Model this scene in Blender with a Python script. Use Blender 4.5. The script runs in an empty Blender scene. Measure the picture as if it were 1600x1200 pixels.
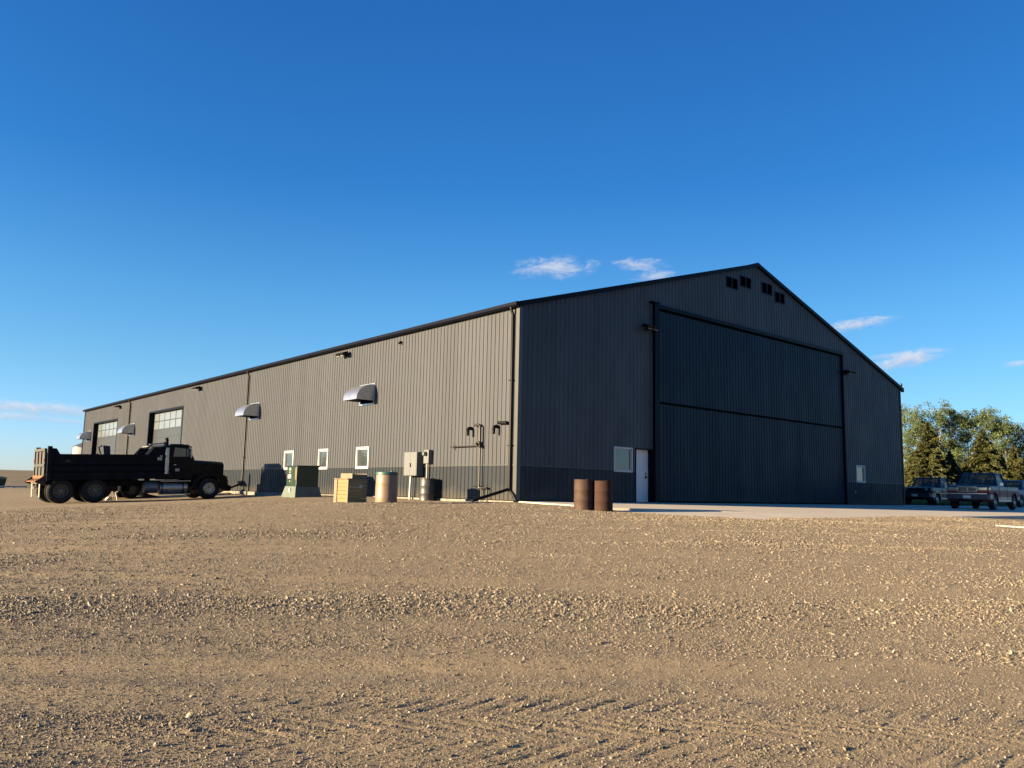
import bpy, math, random
import numpy as np
from mathutils import Vector, Matrix
random.seed(7); rng = np.random.default_rng(11)
C = bpy.context.scene.collection
R = math.radians
sc = bpy.context.scene

# ------------------------------------------------------------------ camera
FPX, YAW, PITCH, ROLL = 1248.42, 0.7077, 0.1329, 0.0215
CAM = Vector((-18.2548, -20.994, 0.3432))
fw = Vector((math.sin(YAW)*math.cos(PITCH), math.cos(YAW)*math.cos(PITCH), math.sin(PITCH)))
rt0 = Vector((math.cos(YAW), -math.sin(YAW), 0)); up0 = rt0.cross(fw)
rt = rt0*math.cos(ROLL)+up0*math.sin(ROLL); up = -rt0*math.sin(ROLL)+up0*math.cos(ROLL)
cam = bpy.data.cameras.new('camera'); co = bpy.data.objects.new('camera', cam); C.objects.link(co)
co.matrix_world = Matrix(((rt.x, up.x, -fw.x, CAM.x), (rt.y, up.y, -fw.y, CAM.y), (rt.z, up.z, -fw.z, CAM.z), (0, 0, 0, 1)))
cam.sensor_width = 36; cam.lens = FPX/1600*36; cam.clip_end = 20000; cam.clip_start = .05
sc.camera = co
def pray(x, y): return fw + rt*((x-800)/FPX) - up*((y-600)/FPX)      # direction, used only for far cloud bearings

# ------------------------------------------------------------------ light and sky
SUN_EL, SUN_AZT = 10.0, 0.30
hx, hy = 1/math.hypot(1, SUN_AZT), -SUN_AZT/math.hypot(1, SUN_AZT)   # horizontal travel of the light
ce, se = math.cos(R(SUN_EL)), math.sin(R(SUN_EL))
sun_travel = Vector((hx*ce, hy*ce, -se))
sl = bpy.data.lights.new('sun', 'SUN'); so = bpy.data.objects.new('sun', sl); C.objects.link(so)
so.rotation_euler = sun_travel.to_track_quat('-Z', 'Y').to_euler()
sl.energy = 5.0; sl.angle = R(.5); sl.color = (1, .73, .42)
so.location = (-40, 20, 30)
sun_rot = math.atan2(-hx, -hy)          # bearing of the sun clockwise from +Y
w = bpy.data.worlds.new('World'); sc.world = w; w.use_nodes = True
nt = w.node_tree; N = nt.nodes; L = nt.links; N.clear()
out = N.new('ShaderNodeOutputWorld'); bg = N.new('ShaderNodeBackground'); L.new(bg.outputs[0], out.inputs[0])
sky = N.new('ShaderNodeTexSky'); sky.sky_type = 'NISHITA'; sky.sun_disc = False
sky.sun_elevation = R(SUN_EL); sky.sun_rotation = sun_rot; sky.air_density = 1.0; sky.dust_density = .3; sky.ozone_density = 2.0; sky.altitude = 600
hsv = N.new('ShaderNodeHueSaturation'); hsv.inputs['Saturation'].default_value = 1.0; hsv.inputs['Hue'].default_value = .5
L.new(sky.outputs[0], hsv.inputs['Color'])
tint = N.new('ShaderNodeMix'); tint.data_type = 'RGBA'; tint.blend_type = 'MULTIPLY'; tint.inputs[0].default_value = 1
L.new(hsv.outputs[0], tint.inputs[6])
wt = N.new('ShaderNodeTexCoord'); sx_ = N.new('ShaderNodeSeparateXYZ'); L.new(wt.outputs['Generated'], sx_.inputs[0])
gr = N.new('ShaderNodeValToRGB'); L.new(sx_.outputs['Z'], gr.inputs[0]); gr.color_ramp.elements[0].position = 0; gr.color_ramp.elements[0].color = (.60, .74, 1.28, 1)
gr.color_ramp.elements[1].position = 1; gr.color_ramp.elements[1].color = (.19, .54, 1.0, 1)
for ps, c in ((.04, (.54, .74, 1.22)), (.13, (.44, .73, .98)), (.22, (.34, .71, 1.0)), (.36, (.17, .58, 1.01)), (.55, (.145, .55, 1.03))):
    e = gr.color_ramp.elements.new(ps); e.color = (*c, 1)
hd_ = N.new('ShaderNodeVectorMath'); hd_.operation = 'DOT_PRODUCT'; L.new(wt.outputs['Generated'], hd_.inputs[0]); hd_.inputs[1].default_value = (hx, hy, 0)
am = N.new('ShaderNodeMapRange'); am.interpolation_type = 'SMOOTHSTEP'; am.inputs['From Min'].default_value = .2; am.inputs['From Max'].default_value = .85; am.inputs['To Min'].default_value = 1; am.inputs['To Max'].default_value = .76; L.new(hd_.outputs['Value'], am.inputs['Value'])
gsc = N.new('ShaderNodeVectorMath'); gsc.operation = 'SCALE'; L.new(gr.outputs[0], gsc.inputs[0]); L.new(am.outputs[0], gsc.inputs['Scale']); L.new(gsc.outputs[0], tint.inputs[7])
bg.inputs['Strength'].default_value = .05
# clouds: a node group evaluated on the sky direction
g = bpy.data.node_groups.new('cloud', 'ShaderNodeTree')
for nm in ('U', 'V', 'F'): g.interface.new_socket(nm, in_out='INPUT', socket_type='NodeSocketVector')
for nm in ('a', 'b', 'seed', 'gain'): g.interface.new_socket(nm, in_out='INPUT', socket_type='NodeSocketFloat')
g.interface.new_socket('Mask', in_out='OUTPUT', socket_type='NodeSocketFloat')
g.interface.new_socket('Shade', in_out='OUTPUT', socket_type='NodeSocketFloat')
gi = g.nodes.new('NodeGroupInput'); go = g.nodes.new('NodeGroupOutput'); GL = g.links
tc = g.nodes.new('ShaderNodeTexCoord')
def gdot(s):
    n = g.nodes.new('ShaderNodeVectorMath'); n.operation = 'DOT_PRODUCT'; GL.new(tc.outputs['Generated'], n.inputs[0]); GL.new(gi.outputs[s], n.inputs[1]); return n.outputs['Value']
def gm(op, a, b=None, c=None):
    n = g.nodes.new('ShaderNodeMath'); n.operation = op
    for i, v in enumerate((a, b, c)):
        if v is None: continue
        if isinstance(v, (int, float)): n.inputs[i].default_value = v
        else: GL.new(v, n.inputs[i])
    return n.outputs[0]
F_ = gdot('F'); fpos = gm('MAXIMUM', F_, .01)
u_ = gm('DIVIDE', gdot('U'), fpos); v_ = gm('DIVIDE', gdot('V'), fpos)
ua = gm('DIVIDE', u_, gi.outputs['a']); vb = gm('DIVIDE', v_, gi.outputs['b'])
r_ = gm('SQRT', gm('ADD', gm('MULTIPLY', ua, ua), gm('MULTIPLY', vb, vb)))
cx = g.nodes.new('ShaderNodeCombineXYZ'); GL.new(gm('MULTIPLY', u_, 38), cx.inputs[0]); GL.new(gm('MULTIPLY', v_, 90), cx.inputs[1]); GL.new(gi.outputs['seed'], cx.inputs[2])
nz = g.nodes.new('ShaderNodeTexNoise'); nz.inputs['Scale'].default_value = 1.0; nz.inputs['Detail'].default_value = 7; nz.inputs['Roughness'].default_value = .70
nz.inputs['Distortion'].default_value = .6
GL.new(cx.outputs[0], nz.inputs['Vector'])
base = gm('ADD', gm('SUBTRACT', 1.25, r_), gm('MULTIPLY', gm('SUBTRACT', nz.outputs['Fac'], .50), 2.5))
ss = g.nodes.new('ShaderNodeMapRange'); ss.interpolation_type = 'SMOOTHSTEP'; ss.inputs['From Min'].default_value = .1; ss.inputs['From Max'].default_value = 1.3
GL.new(base, ss.inputs['Value'])
edge = g.nodes.new('ShaderNodeMapRange'); edge.inputs['From Min'].default_value = 1.6; edge.inputs['From Max'].default_value = .9; GL.new(r_, edge.inputs['Value'])
msk = gm('MULTIPLY', gm('MULTIPLY', ss.outputs[0], edge.outputs[0]), gi.outputs['gain'])
msk = gm('MULTIPLY', msk, gm('GREATER_THAN', F_, .2))
GL.new(msk, go.inputs['Mask'])
sh = g.nodes.new('ShaderNodeMapRange'); sh.inputs['From Min'].default_value = -1; sh.inputs['From Max'].default_value = .6; GL.new(gm('ADD', vb, gm('MULTIPLY', gm('SUBTRACT', nz.outputs['Fac'], .5), 2.5)), sh.inputs['Value'])
GL.new(sh.outputs[0], go.inputs['Shade'])
clouds = [(866, 419, 66, 17, 2, .85, 1), (1000, 413, 44, 11, -4, .75, 5), (1022, 432, 34, 9, 4, .65, 9), (1336, 508, 50, 10, 6, .85, 13), (1414, 563, 56, 12, 13, 1.0, 17),
          (1385, 557, 36, 5, 4, .5, 21), (30, 636, 95, 11, -1, .75, 25), (112, 641, 50, 8, -4, .55, 29), (80, 657, 60, 4, 0, .45, 33), (1596, 568, 22, 5, 5, .6, 37), (20, 650, 60, 7, 1, .6, 41)]
cur = tint.outputs[2]
for (px, py, a, b, tilt, gain, seed) in clouds:
    d = pray(px, py).normalized(); U0 = Vector((0, 0, 1)).cross(d).normalized()*-1; V0 = U0.cross(d)
    U = U0*math.cos(R(tilt))+V0*math.sin(R(tilt)); V = V0*math.cos(R(tilt))-U0*math.sin(R(tilt))
    n = N.new('ShaderNodeGroup'); n.node_tree = g
    n.inputs['U'].default_value = U; n.inputs['V'].default_value = V; n.inputs['F'].default_value = d
    n.inputs['a'].default_value = a/FPX; n.inputs['b'].default_value = b/FPX; n.inputs['seed'].default_value = seed; n.inputs['gain'].default_value = gain
    cc = N.new('ShaderNodeMix'); cc.data_type = 'RGBA'; cc.inputs[6].default_value = (1.6, 2.05, 2.95, 1); cc.inputs[7].default_value = (2.9, 3.05, 3.4, 1)
    L.new(n.outputs['Shade'], cc.inputs[0])
    m = N.new('ShaderNodeMix'); m.data_type = 'RGBA'; L.new(n.outputs['Mask'], m.inputs[0]); L.new(cur, m.inputs[6]); L.new(cc.outputs[2], m.inputs[7])
    cur = m.outputs[2]
L.new(cur, bg.inputs['Color'])
sc.render.engine = 'CYCLES'
sc.view_settings.view_transform = 'Standard'; sc.view_settings.look = 'None'; sc.view_settings.gamma = 1; sc.view_settings.exposure = 2.35

# ------------------------------------------------------------------ helpers
class MB:
    def __init__(s): s.v = []; s.f = []
    def box(s, x0, x1, y0, y1, z0, z1):
        if x0 > x1: x0, x1 = x1, x0
        if y0 > y1: y0, y1 = y1, y0
        if z0 > z1: z0, z1 = z1, z0
        b = len(s.v); s.v += [(x0,y0,z0),(x1,y0,z0),(x1,y1,z0),(x0,y1,z0),(x0,y0,z1),(x1,y0,z1),(x1,y1,z1),(x0,y1,z1)]
        s.f += [tuple(b+i for i in q) for q in ((0,3,2,1),(4,5,6,7),(0,1,5,4),(1,2,6,5),(2,3,7,6),(3,0,4,7))]; return s
    def hexa(s, p):                      # eight free corners, same order as box
        b = len(s.v); s.v += [tuple(q) for q in p]
        s.f += [tuple(b+i for i in q) for q in ((0,3,2,1),(4,5,6,7),(0,1,5,4),(1,2,6,5),(2,3,7,6),(3,0,4,7))]; return s
    def poly(s, pts): b = len(s.v); s.v += [tuple(p) for p in pts]; s.f.append(tuple(range(b, b+len(pts)))); return s
    def prism(s, pts, y0, y1, axis='y'): # outline pts (a,b) swept along an axis
        n = len(pts); b = len(s.v)
        def P(a, c, t): return (a, t, c) if axis == 'y' else ((t, a, c) if axis == 'x' else (a, c, t))
        s.v += [P(a, c, y0) for a, c in pts]+[P(a, c, y1) for a, c in pts]
        s.f.append(tuple(range(b, b+n))); s.f.append(tuple(range(b+2*n-1, b+n-1, -1)))
        for i in range(n): j = (i+1) % n; s.f.append((b+j, b+i, b+n+i, b+n+j))
        return s
    def tube(s, path, r, n=10, cap=True):
        path = [Vector(p) for p in path]; m = len(path); b = len(s.v); rr = r if isinstance(r, (list, tuple)) else [r]*m
        ref = None
        for i, p in enumerate(path):
            t = (path[min(i+1, m-1)]-path[max(i-1, 0)]).normalized()
            if ref is None: ref = Vector((0, 0, 1)) if abs(t.z) < .9 else Vector((1, 0, 0))
            a = t.cross(ref).normalized(); c = t.cross(a)
            for k in range(n):
                an = 2*math.pi*k/n; s.v.append(tuple(p+(a*math.cos(an)+c*math.sin(an))*rr[i]))
        for i in range(m-1):
            for k in range(n): s.f.append((b+i*n+k, b+i*n+(k+1) % n, b+(i+1)*n+(k+1) % n, b+(i+1)*n+k))
        if cap: s.f.append(tuple(range(b+n-1, b-1, -1))); s.f.append(tuple(range(b+(m-1)*n, b+m*n)))
        return s
    def lathe(s, prof, n=32, o=(0, 0, 0), axis='z', a0=0, a1=2*math.pi):
        b = len(s.v); full = abs(a1-a0-2*math.pi) < 1e-6; m = len(prof); k_ = n if full else n+1
        for r, h in prof:
            for k in range(k_):
                a = a0+(a1-a0)*k/n; x, y = r*math.cos(a), r*math.sin(a)
                if axis == 'z': s.v.append((o[0]+x, o[1]+y, o[2]+h))
                elif axis == 'y': s.v.append((o[0]+x, o[1]+h, o[2]+y))
                else: s.v.append((o[0]+h, o[1]+x, o[2]+y))
        for i in range(m-1):
            for k in range(n): q = (k+1) % k_; s.f.append((b+i*k_+k, b+i*k_+q, b+(i+1)*k_+q, b+(i+1)*k_+k))
        return s
def obj(name, mb, mat, parent=None, smooth=False, bevel=0, label=None, loc=None, auto=None, keep=False, split=False):
    if split:
        par = list(range(len(mb.v)))
        def fd(i):
            while par[i] != i: par[i] = par[par[i]]; i = par[i]
            return i
        seen = {}
        for i_, v_ in enumerate(mb.v):
            k_ = tuple(round(c, 4) for c in v_); 
            if k_ in seen: par[fd(i_)] = fd(seen[k_])
            else: seen[k_] = i_
        for f_ in mb.f:
            for q_ in f_[1:]: par[fd(q_)] = fd(f_[0])
        gs = {}
        for f_ in mb.f: gs.setdefault(fd(f_[0]), []).append(f_)
        res = None
        for fs in gs.values():
            ids = sorted({q_ for f_ in fs for q_ in f_}); mp_ = {q_: n_ for n_, q_ in enumerate(ids)}; m2 = MB(); m2.v = [mb.v[q_] for q_ in ids]; m2.f = [tuple(mp_[q_] for q_ in f_) for f_ in fs]
            o_ = obj(name, m2, mat, parent, smooth, bevel, label, loc, auto, keep); res = res or o_
        return res
    me = bpy.data.meshes.new(name); me.from_pydata([tuple(v) for v in mb.v], [], mb.f); me.validate()
    import bmesh
    bm = bmesh.new(); bm.from_mesh(me); bmesh.ops.remove_doubles(bm, verts=bm.verts, dist=1e-5); (None if keep else bmesh.ops.recalc_face_normals(bm, faces=bm.faces)); bm.to_mesh(me); bm.free()
    me.materials.append(mat); o = bpy.data.objects.new(name, me); C.objects.link(o)
    if parent: o.parent = parent
    if loc: o.location = loc
    if smooth:
        me.shade_smooth()
        if auto: me.set_sharp_from_angle(angle=R(auto))
        elif True: me.set_sharp_from_angle(angle=R(40))
    if bevel:
        b = o.modifiers.new('b', 'BEVEL'); b.width = bevel; b.segments = 2; b.limit_method = 'ANGLE'; b.angle_limit = R(35)
    if label: o['label'] = label
    return o
def thing(name, label, cat, loc=(0, 0, 0), rot=(0, 0, 0), group=None):
    o = bpy.data.objects.new(name, None); C.objects.link(o); o.location = loc; o.rotation_euler = rot; o['label'] = label; o['category'] = cat; o.empty_display_size = .3
    if group: o['group'] = group
    return o
def tag(o, label, cat, group=None):
    o['label'] = label; o['category'] = cat
    if group: o['group'] = group
    return o
def mat(name, col, rough=.6, metal=0, var=.15, vscale=3, bump=0, bscale=20, spec=.5, col2=None, stretch=(1, 1, 1), coat=0, trans=0, rvar=0, sharp=False):
    m = bpy.data.materials.new(name); m.use_nodes = True; t = m.node_tree; n = t.nodes; l = t.links
    p = n['Principled BSDF']; p.inputs['Roughness'].default_value = rough; p.inputs['Metallic'].default_value = metal; p.inputs['Specular IOR Level'].default_value = spec
    p.inputs['Coat Weight'].default_value = coat; p.inputs['Coat Roughness'].default_value = .1
    tcn = n.new('ShaderNodeTexCoord'); mp = n.new('ShaderNodeMapping'); mp.inputs['Scale'].default_value = stretch; l.new(tcn.outputs['Object'], mp.inputs[0])
    nz = n.new('ShaderNodeTexNoise'); nz.inputs['Scale'].default_value = vscale; nz.inputs['Detail'].default_value = 6; nz.inputs['Roughness'].default_value = .6; l.new(mp.outputs[0], nz.inputs['Vector'])
    mx = n.new('ShaderNodeMix'); mx.data_type = 'RGBA'
    c2 = col2 if col2 else tuple(c*(1-var*1.6) for c in col)
    c1 = col if col2 else tuple(min(1, c*(1+var*.6)) for c in col)
    mx.inputs[6].default_value = (*c1, 1); mx.inputs[7].default_value = (*c2, 1)
    mr = n.new('ShaderNodeMapRange'); mr.inputs['From Min'].default_value = .46 if sharp else .3; mr.inputs['From Max'].default_value = .56 if sharp else .7; l.new(nz.outputs['Fac'], mr.inputs['Value']); l.new(mr.outputs[0], mx.inputs[0])
    l.new(mx.outputs[2], p.inputs['Base Color'])
    if rvar:
        rr = n.new('ShaderNodeMapRange'); rr.inputs['From Min'].default_value = .3; rr.inputs['From Max'].default_value = .7; rr.inputs['To Min'].default_value = max(0, rough-rvar); rr.inputs['To Max'].default_value = min(1, rough+rvar)
        l.new(nz.outputs['Fac'], rr.inputs['Value']); l.new(rr.outputs[0], p.inputs['Roughness'])
    if bump:
        nb = n.new('ShaderNodeTexNoise'); nb.inputs['Scale'].default_value = bscale; nb.inputs['Detail'].default_value = 5; l.new(mp.outputs[0], nb.inputs['Vector'])
        bu = n.new('ShaderNodeBump'); bu.inputs['Strength'].default_value = bump; bu.inputs['Distance'].default_value = .02; l.new(nb.outputs['Fac'], bu.inputs['Height']); l.new(bu.outputs[0], p.inputs['Normal'])
    return m
M = {}
M['panel'] = mat('panel_pewter', (.0400, .0460, .0570), .48, .0, .08, 1.2, .4, 2.2, .20, stretch=(1, 1, .35), rvar=.07)
M['char'] = mat('panel_charcoal', (.0150, .0205, .0280), .48, .0, .12, 1.5, .4, 2.4, .15, stretch=(1, 1, .35), rvar=.07)
M['door_char'] = mat('door_panel_charcoal', (.0050, .0150, .0290), .42, .0, .12, 1.0, .25, 2.2, .10, stretch=(1, 1, .3), rvar=.06)
M['trim'] = mat('dark_trim', (.002, .003, .008), .45, 0, .1, 3, spec=.08)
M['trimlight'] = mat('corner_trim', (.034, .037, .040), .4, 0, .1, 3)
M['white'] = mat('white_vinyl', (.32, .325, .33), .4, 0, .04, 4)
M['doorwhite'] = mat('white_steel_door', (.55, .56, .58), .45, 0, .06, 3)
M['glass'] = mat('window_glass', (.035, .045, .05), .03, 0, .25, 1.5, 0, 20, .9)
M['frost'] = mat('door_lite', (.105, .125, .14), .22, 0, .08, 1.5, 0, 20, .8)
M['odoor'] = mat('overhead_door_grey', (.0125, .0185, .0265), .45, 0, .12, .7, .1, 40)
M['galv'] = mat('galvanised', (.42, .45, .49), .30, .85, .12, 5, 0, 8, rvar=.06)
M['black'] = mat('black_plastic', (.004, .004, .005), .5, spec=.15)
M['lens'] = mat('lamp_lens', (.4, .4, .38), .15)
M['elec'] = mat('grey_enamel', (.085, .096, .105), .45, 0, .05, 3)
M['pipe'] = mat('pipe_grey', (.018, .017, .014), .5, .3)
M['footing'] = mat('footing_concrete', (.17, .165, .145), .9, 0, .3, 4)
M['concrete'] = mat('concrete', (.43, .40, .33), .9, 0, .10, 1.2, .05, 30)
M['rust'] = mat('rusty_steel', (.032, .013, .009), .8, .05, .3, 4, .3, 25, .3, col2=(.022, .009, .007))
M['rustpaint'] = mat('rusty_brown_paint', (.045, .029, .021), .7, .05, .3, 4, .3, 20, .3, col2=(.030, .013, .009))
M['tan'] = mat('tan_plastic', (.150, .106, .075), .5, 0, .10, 3, .1, 10)
M['greenlid'] = mat('green_lid', (.018, .07, .05), .45, 0, .1, 5)
M['greydrum'] = mat('grey_drum', (.05, .054, .056), .45, .2, .2, 6, .1, 15, col2=(.022, .025, .03))
M['dkdrum'] = mat('dark_drum', (.02, .022, .028), .5)
M['wood'] = mat('new_lumber', (.19, .130, .058), .7, 0, .16, 7, .15, 40, .3, stretch=(1, 1, 9))
M['wood2'] = mat('pale_lumber', (.155, .125, .095), .7, 0, .16, 7, .15, 40, .3, stretch=(1, 1, 6))
M['tgreen'] = mat('transformer_green', (.007, .026, .018), .35, 0, .06, 3)
M['tpad'] = mat('fibreglass_pad', (.058, .085, .078), .6, 0, .08, 4)
M['sticker'] = mat('sticker_white', (.3, .3, .28), .5)
M['stickerred'] = mat('sticker_red', (.55, .08, .05), .5)
M['yellow'] = mat('yellow_strip', (.2, .13, .03), .5)
M['tblack'] = mat('truck_black', (.0022, .0030, .006), .25, 0, .2, 2, .04, 12, .12, rvar=.08)
M['bedblack'] = mat('dump_body_black', (.0028, .0040, .0085), .5, 0, .3, 2.5, .15, 15, .10, rvar=.1)
M['tailgate'] = mat('weathered_tailgate', (.048, .060, .066), .7, .1, .3, 3.5, .2, 20, .3, col2=(.04, .035, .03), stretch=(1, 1, .5))
M['rustorange'] = mat('rust_orange', (.15, .085, .045), .8, 0, .3, 9, .2, 30, .3, col2=(.10, .035, .016))
M['darkrust'] = mat('dark_red_rust', (.03, .011, .009), .75, 0, .3, 8, .2, 30)
M['flap'] = mat('mud_flap_white', (.17, .175, .145), .6, 0, .2, 6)
M['rubber'] = mat('tyre_rubber', (.008, .008, .010), .75, 0, .25, 8, .2, 30, .3)
M['rim'] = mat('dusty_rim', (.11, .10, .085), .6, .3, .25, 8)
M['alu'] = mat('polished_aluminium', (.36, .35, .33), .38, .8, .15, 6)
M['chrome'] = mat('chrome', (.34, .36, .40), .25, 1, .1, 5)
M['tank'] = mat('tank_steel', (.12, .14, .165), .45, .5, .2, 5)
M['cabglass'] = mat('cab_glass', (.10, .13, .11), .05, 0, .2, 3, 0, 20, .8)
M['amber'] = mat('amber_lens', (.6, .2, .03), .3)
M['beige'] = mat('beige_board', (.15, .13, .095), .7, 0, .1, 5)
M['loader'] = mat('loader_dark_grey', (.008, .008, .011), .5)
M['rock'] = mat('white_scrap', (.42, .42, .40), .7)
M['gvent'] = mat('vent_black', (.0008, .0008, .0012), .8, spec=.03)

def sheets(m, amt, dust):
    t = m.node_tree; n = t.nodes; l = t.links; p = n['Principled BSDF']; src = p.inputs['Base Color'].links[0].from_socket
    tc_ = n.new('ShaderNodeTexCoord'); sp = n.new('ShaderNodeSeparateXYZ'); l.new(tc_.outputs['Object'], sp.inputs[0])
    def mt(op, a, b):
        k = n.new('ShaderNodeMath'); k.operation = op
        for i, v in enumerate((a, b)):
            if isinstance(v, (int, float)): k.inputs[i].default_value = v
            else: l.new(v, k.inputs[i])
        return k.outputs[0]
    u = mt('ADD', sp.outputs['X'], sp.outputs['Y']); f = mt('FLOOR', mt('DIVIDE', u, .9144), 0); wn = n.new('ShaderNodeTexWhiteNoise'); wn.noise_dimensions = '1D'; l.new(f, wn.inputs['W'])
    g_ = mt('ADD', mt('MULTIPLY', wn.outputs['Value'], amt), 1-amt/2)
    seam = mt('LESS_THAN', mt('FRACT', mt('DIVIDE', u, .9144), 0), .018); g_ = mt('MULTIPLY', g_, mt('SUBTRACT', 1, mt('MULTIPLY', seam, .45)))
    vs = n.new('ShaderNodeVectorMath'); vs.operation = 'SCALE'; l.new(src, vs.inputs[0]); l.new(g_, vs.inputs['Scale'])
    nz = n.new('ShaderNodeTexNoise'); nz.inputs['Scale'].default_value = 1.3; nz.inputs['Detail'].default_value = 6; l.new(tc_.outputs['Object'], nz.inputs['Vector'])
    d = mt('SUBTRACT', mt('MULTIPLY', nz.outputs['Fac'], .9), mt('MULTIPLY', sp.outputs['Z'], 1.0)); mr = n.new('ShaderNodeMapRange'); mr.inputs['From Min'].default_value = 0; mr.inputs['From Max'].default_value = .6; mr.inputs['To Max'].default_value = dust; l.new(d, mr.inputs['Value'])
    mx = n.new('ShaderNodeMix'); mx.data_type = 'RGBA'; l.new(mr.outputs[0], mx.inputs[0]); l.new(vs.outputs[0], mx.inputs[6]); mx.inputs[7].default_value = (.10, .085, .06, 1); l.new(mx.outputs[2], p.inputs['Base Color'])
sheets(M['panel'], .14, 0); sheets(M['char'], .16, .35); sheets(M['door_char'], .16, .12)
# ------------------------------------------------------------------ terrain
ctrl = np.array([(-.3,0,-.05),(-.3,8,-.07),(-.3,16,-.09),(-.3,25,-.12),(-.3,40,-.2),(-.3,61,-.35),(-1.2,-4.5,-.15),(-3.1,3.3,-.165),(-6.2,.6,-.115),(-3.2,10.2,-.13),
    (-10.0,20,-.66),(-3.1,20,-.40),(-8.4,20,-.60),(-10,22.4,-.66),(-3.1,22.4,-.40),(0,-9.9,-.225),(10,-9.9,-.205),(30,-9.9,-.205),(60,-9.9,-.205),(64,8,.0),(40,2,-.12),(-.3,-2.5,-.09),(-.6,-5.5,-.20),(10,-4,-.3),(25,-4,-.3),(45,-4,-.2),(10,5,-.2),
    (-18.25,-21,-1.25),(-9.7,-12.7,-.74),(8,-24,-1.1),(30,-24,-.9),(60,-30,-1.0),(-25,0,-1.25),(-20,20,-1.05),(-14,40,-.85),(-3,100,-.62),(-40,60,-1.0),(-40,-30,-1.5),(-10,-50,-1.7),(84,10,.05),(95,5,.05),(90,40,.1),(20,90,-.5)], float)
def _phi(r): return np.where(r > 1e-9, r*r*np.log(r+1e-12), 0)
def _solve():
    X = ctrl[:, :2]; n = len(X); K = _phi(np.linalg.norm(X[:, None]-X[None], axis=2))+np.eye(n)*.6; P = np.c_[np.ones(n), X]
    A = np.block([[K, P], [P.T, np.zeros((3, 3))]]); return np.linalg.solve(A, np.r_[ctrl[:, 2], 0, 0, 0])
_w = _solve()
def vnoise(x, y, seed):
    xi = np.floor(x).astype(np.int64); yi = np.floor(y).astype(np.int64); fx = x-xi; fy = y-yi; fx = fx*fx*(3-2*fx); fy = fy*fy*(3-2*fy)
    def h(a, b):
        v = (a*374761393+b*668265263+seed*974634777) & 0xffffffff; v = ((v ^ (v >> 13))*1274126177) & 0xffffffff; return ((v ^ (v >> 16)) & 0xffff)/65535.
    return (h(xi, yi)*(1-fx)+h(xi+1, yi)*fx)*(1-fy)+(h(xi, yi+1)*(1-fx)+h(xi+1, yi+1)*fx)*fy
def fbm(x, y, seed, oc=4):
    s = 0; a = .5
    for i in range(oc): s = s+a*vnoise(x*2**i, y*2**i, seed+i*17); a *= .5
    return s
def smooth(a, b, x): t = np.clip((x-a)/(b-a), 0, 1); return t*t*(3-2*t)
SY, CY = math.sin(YAW), math.cos(YAW)
def st(x, y):  # yard axes: s across the yard, t towards the shed
    dx, dy = x-CAM.x, y-CAM.y; return dx*CY-dy*SY, dx*SY+dy*CY
def base_z(x, y):
    x = np.asarray(x, float); y = np.asarray(y, float); shp = x.shape; X = np.c_[x.ravel(), y.ravel()]; z = np.zeros(len(X))
    for i in range(0, len(X), 60000):
        q = X[i:i+60000]; z[i:i+60000] = _phi(np.linalg.norm(q[:, None]-ctrl[None, :, :2], axis=2)) @ _w[:len(ctrl)] + _w[-3]+q @ _w[-2:]
    z = z.reshape(shp); r = np.hypot(x-CAM.x, y-CAM.y)
    far = -.75+smooth(130, 620, r)*(7.3+1.2*(fbm(x/160., y/160., 5, 2)-.4)); k = smooth(95, 170, r); return z*(1-k)+far*k
def cover(x, y):   # 0 fine dirt .. 1 loose gravel; streaks run across the yard where wheels have passed
    s, t = st(x, y)
    a = fbm(s/6.+t/9., t/1.3-s/14., 3, 4); b = fbm(s/1.7, t/.5, 9, 3)
    c = smooth(.42, .60, a*.72+b*.30)
    band = 1-.85*np.exp(-((t-13.2-.02*s)/1.1)**2)-.7*np.exp(-((t-10.3+.03*s)/.45)**2)*(s > -3)-.8*np.exp(-((t-6.3-.05*s)/.35)**2)-.6*np.exp(-((t-4.6)/.35)**2)
    boost = .75*np.exp(-((t-8.9-.04*s)/.9)**2)+.4*np.exp(-((t-7.2+.02*s)/.3)**2)+.3*np.exp(-((t-19.)/3.)**2)*(s > -4)
    return np.clip((.22+c*.62+boost*.6)*np.clip(band, .15, 1), 0, 1)
def height(x, y):
    z = base_z(x, y); s, t = st(x, y); r = np.hypot(s, t); near = 1-smooth(40, 80, r)
    z = z+near*((fbm(x/3.5, y/3.5, 21, 3)-.45)*.05+(fbm(s/1.6, t/.45, 33, 3)-.45)*.026)
    nn = 1-smooth(18, 30, r)
    z = z+nn*((fbm(x/.16, y/.16, 41, 3)-.45)*.008)
    # tyre ruts across the yard
    for tc_, k, wd, dp in ((13.2, .02, .30, .022), (15.1, .02, .30, .018), (10.3, -.03, .25, .02), (6.3, .05, .22, .02), (17.6, -.05, .3, .02), (4.55, .0, .26, .012)):
        e = (t-tc_-k*s)/wd; z = z-nn*dp*np.exp(-e*e)+nn*dp*.5*np.exp(-((np.abs(e)-1.9)/.5)**2)
    # chevron lug prints of a tractor tyre in the foreground
    for tc_, k, sgn, sl0, dp in ((5.50, .012, -1, 1.1, .013), (5.08, .012, 1, 1.9, .013), (4.70, .012, -1, 1.4, .014)):
        e = (t-tc_-k*s-.03*np.sin(s*1.3)); m = np.exp(-(e/.17)**4)*smooth(-2.6, -1.2, s)*(.35+.65*smooth(.25, .45, fbm(s/.8, t/.4, 61, 2)))
        ph = (s+sgn*e*sl0+.07*np.sin(s*2.1)+.05*(fbm(s/.2, t/.2, 71, 2)-.5))/.235; tri = np.abs((ph % 1)-.5)*2
        z = z-m*dp*smooth(.5, .9, tri)+m*.004
    return z
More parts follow.
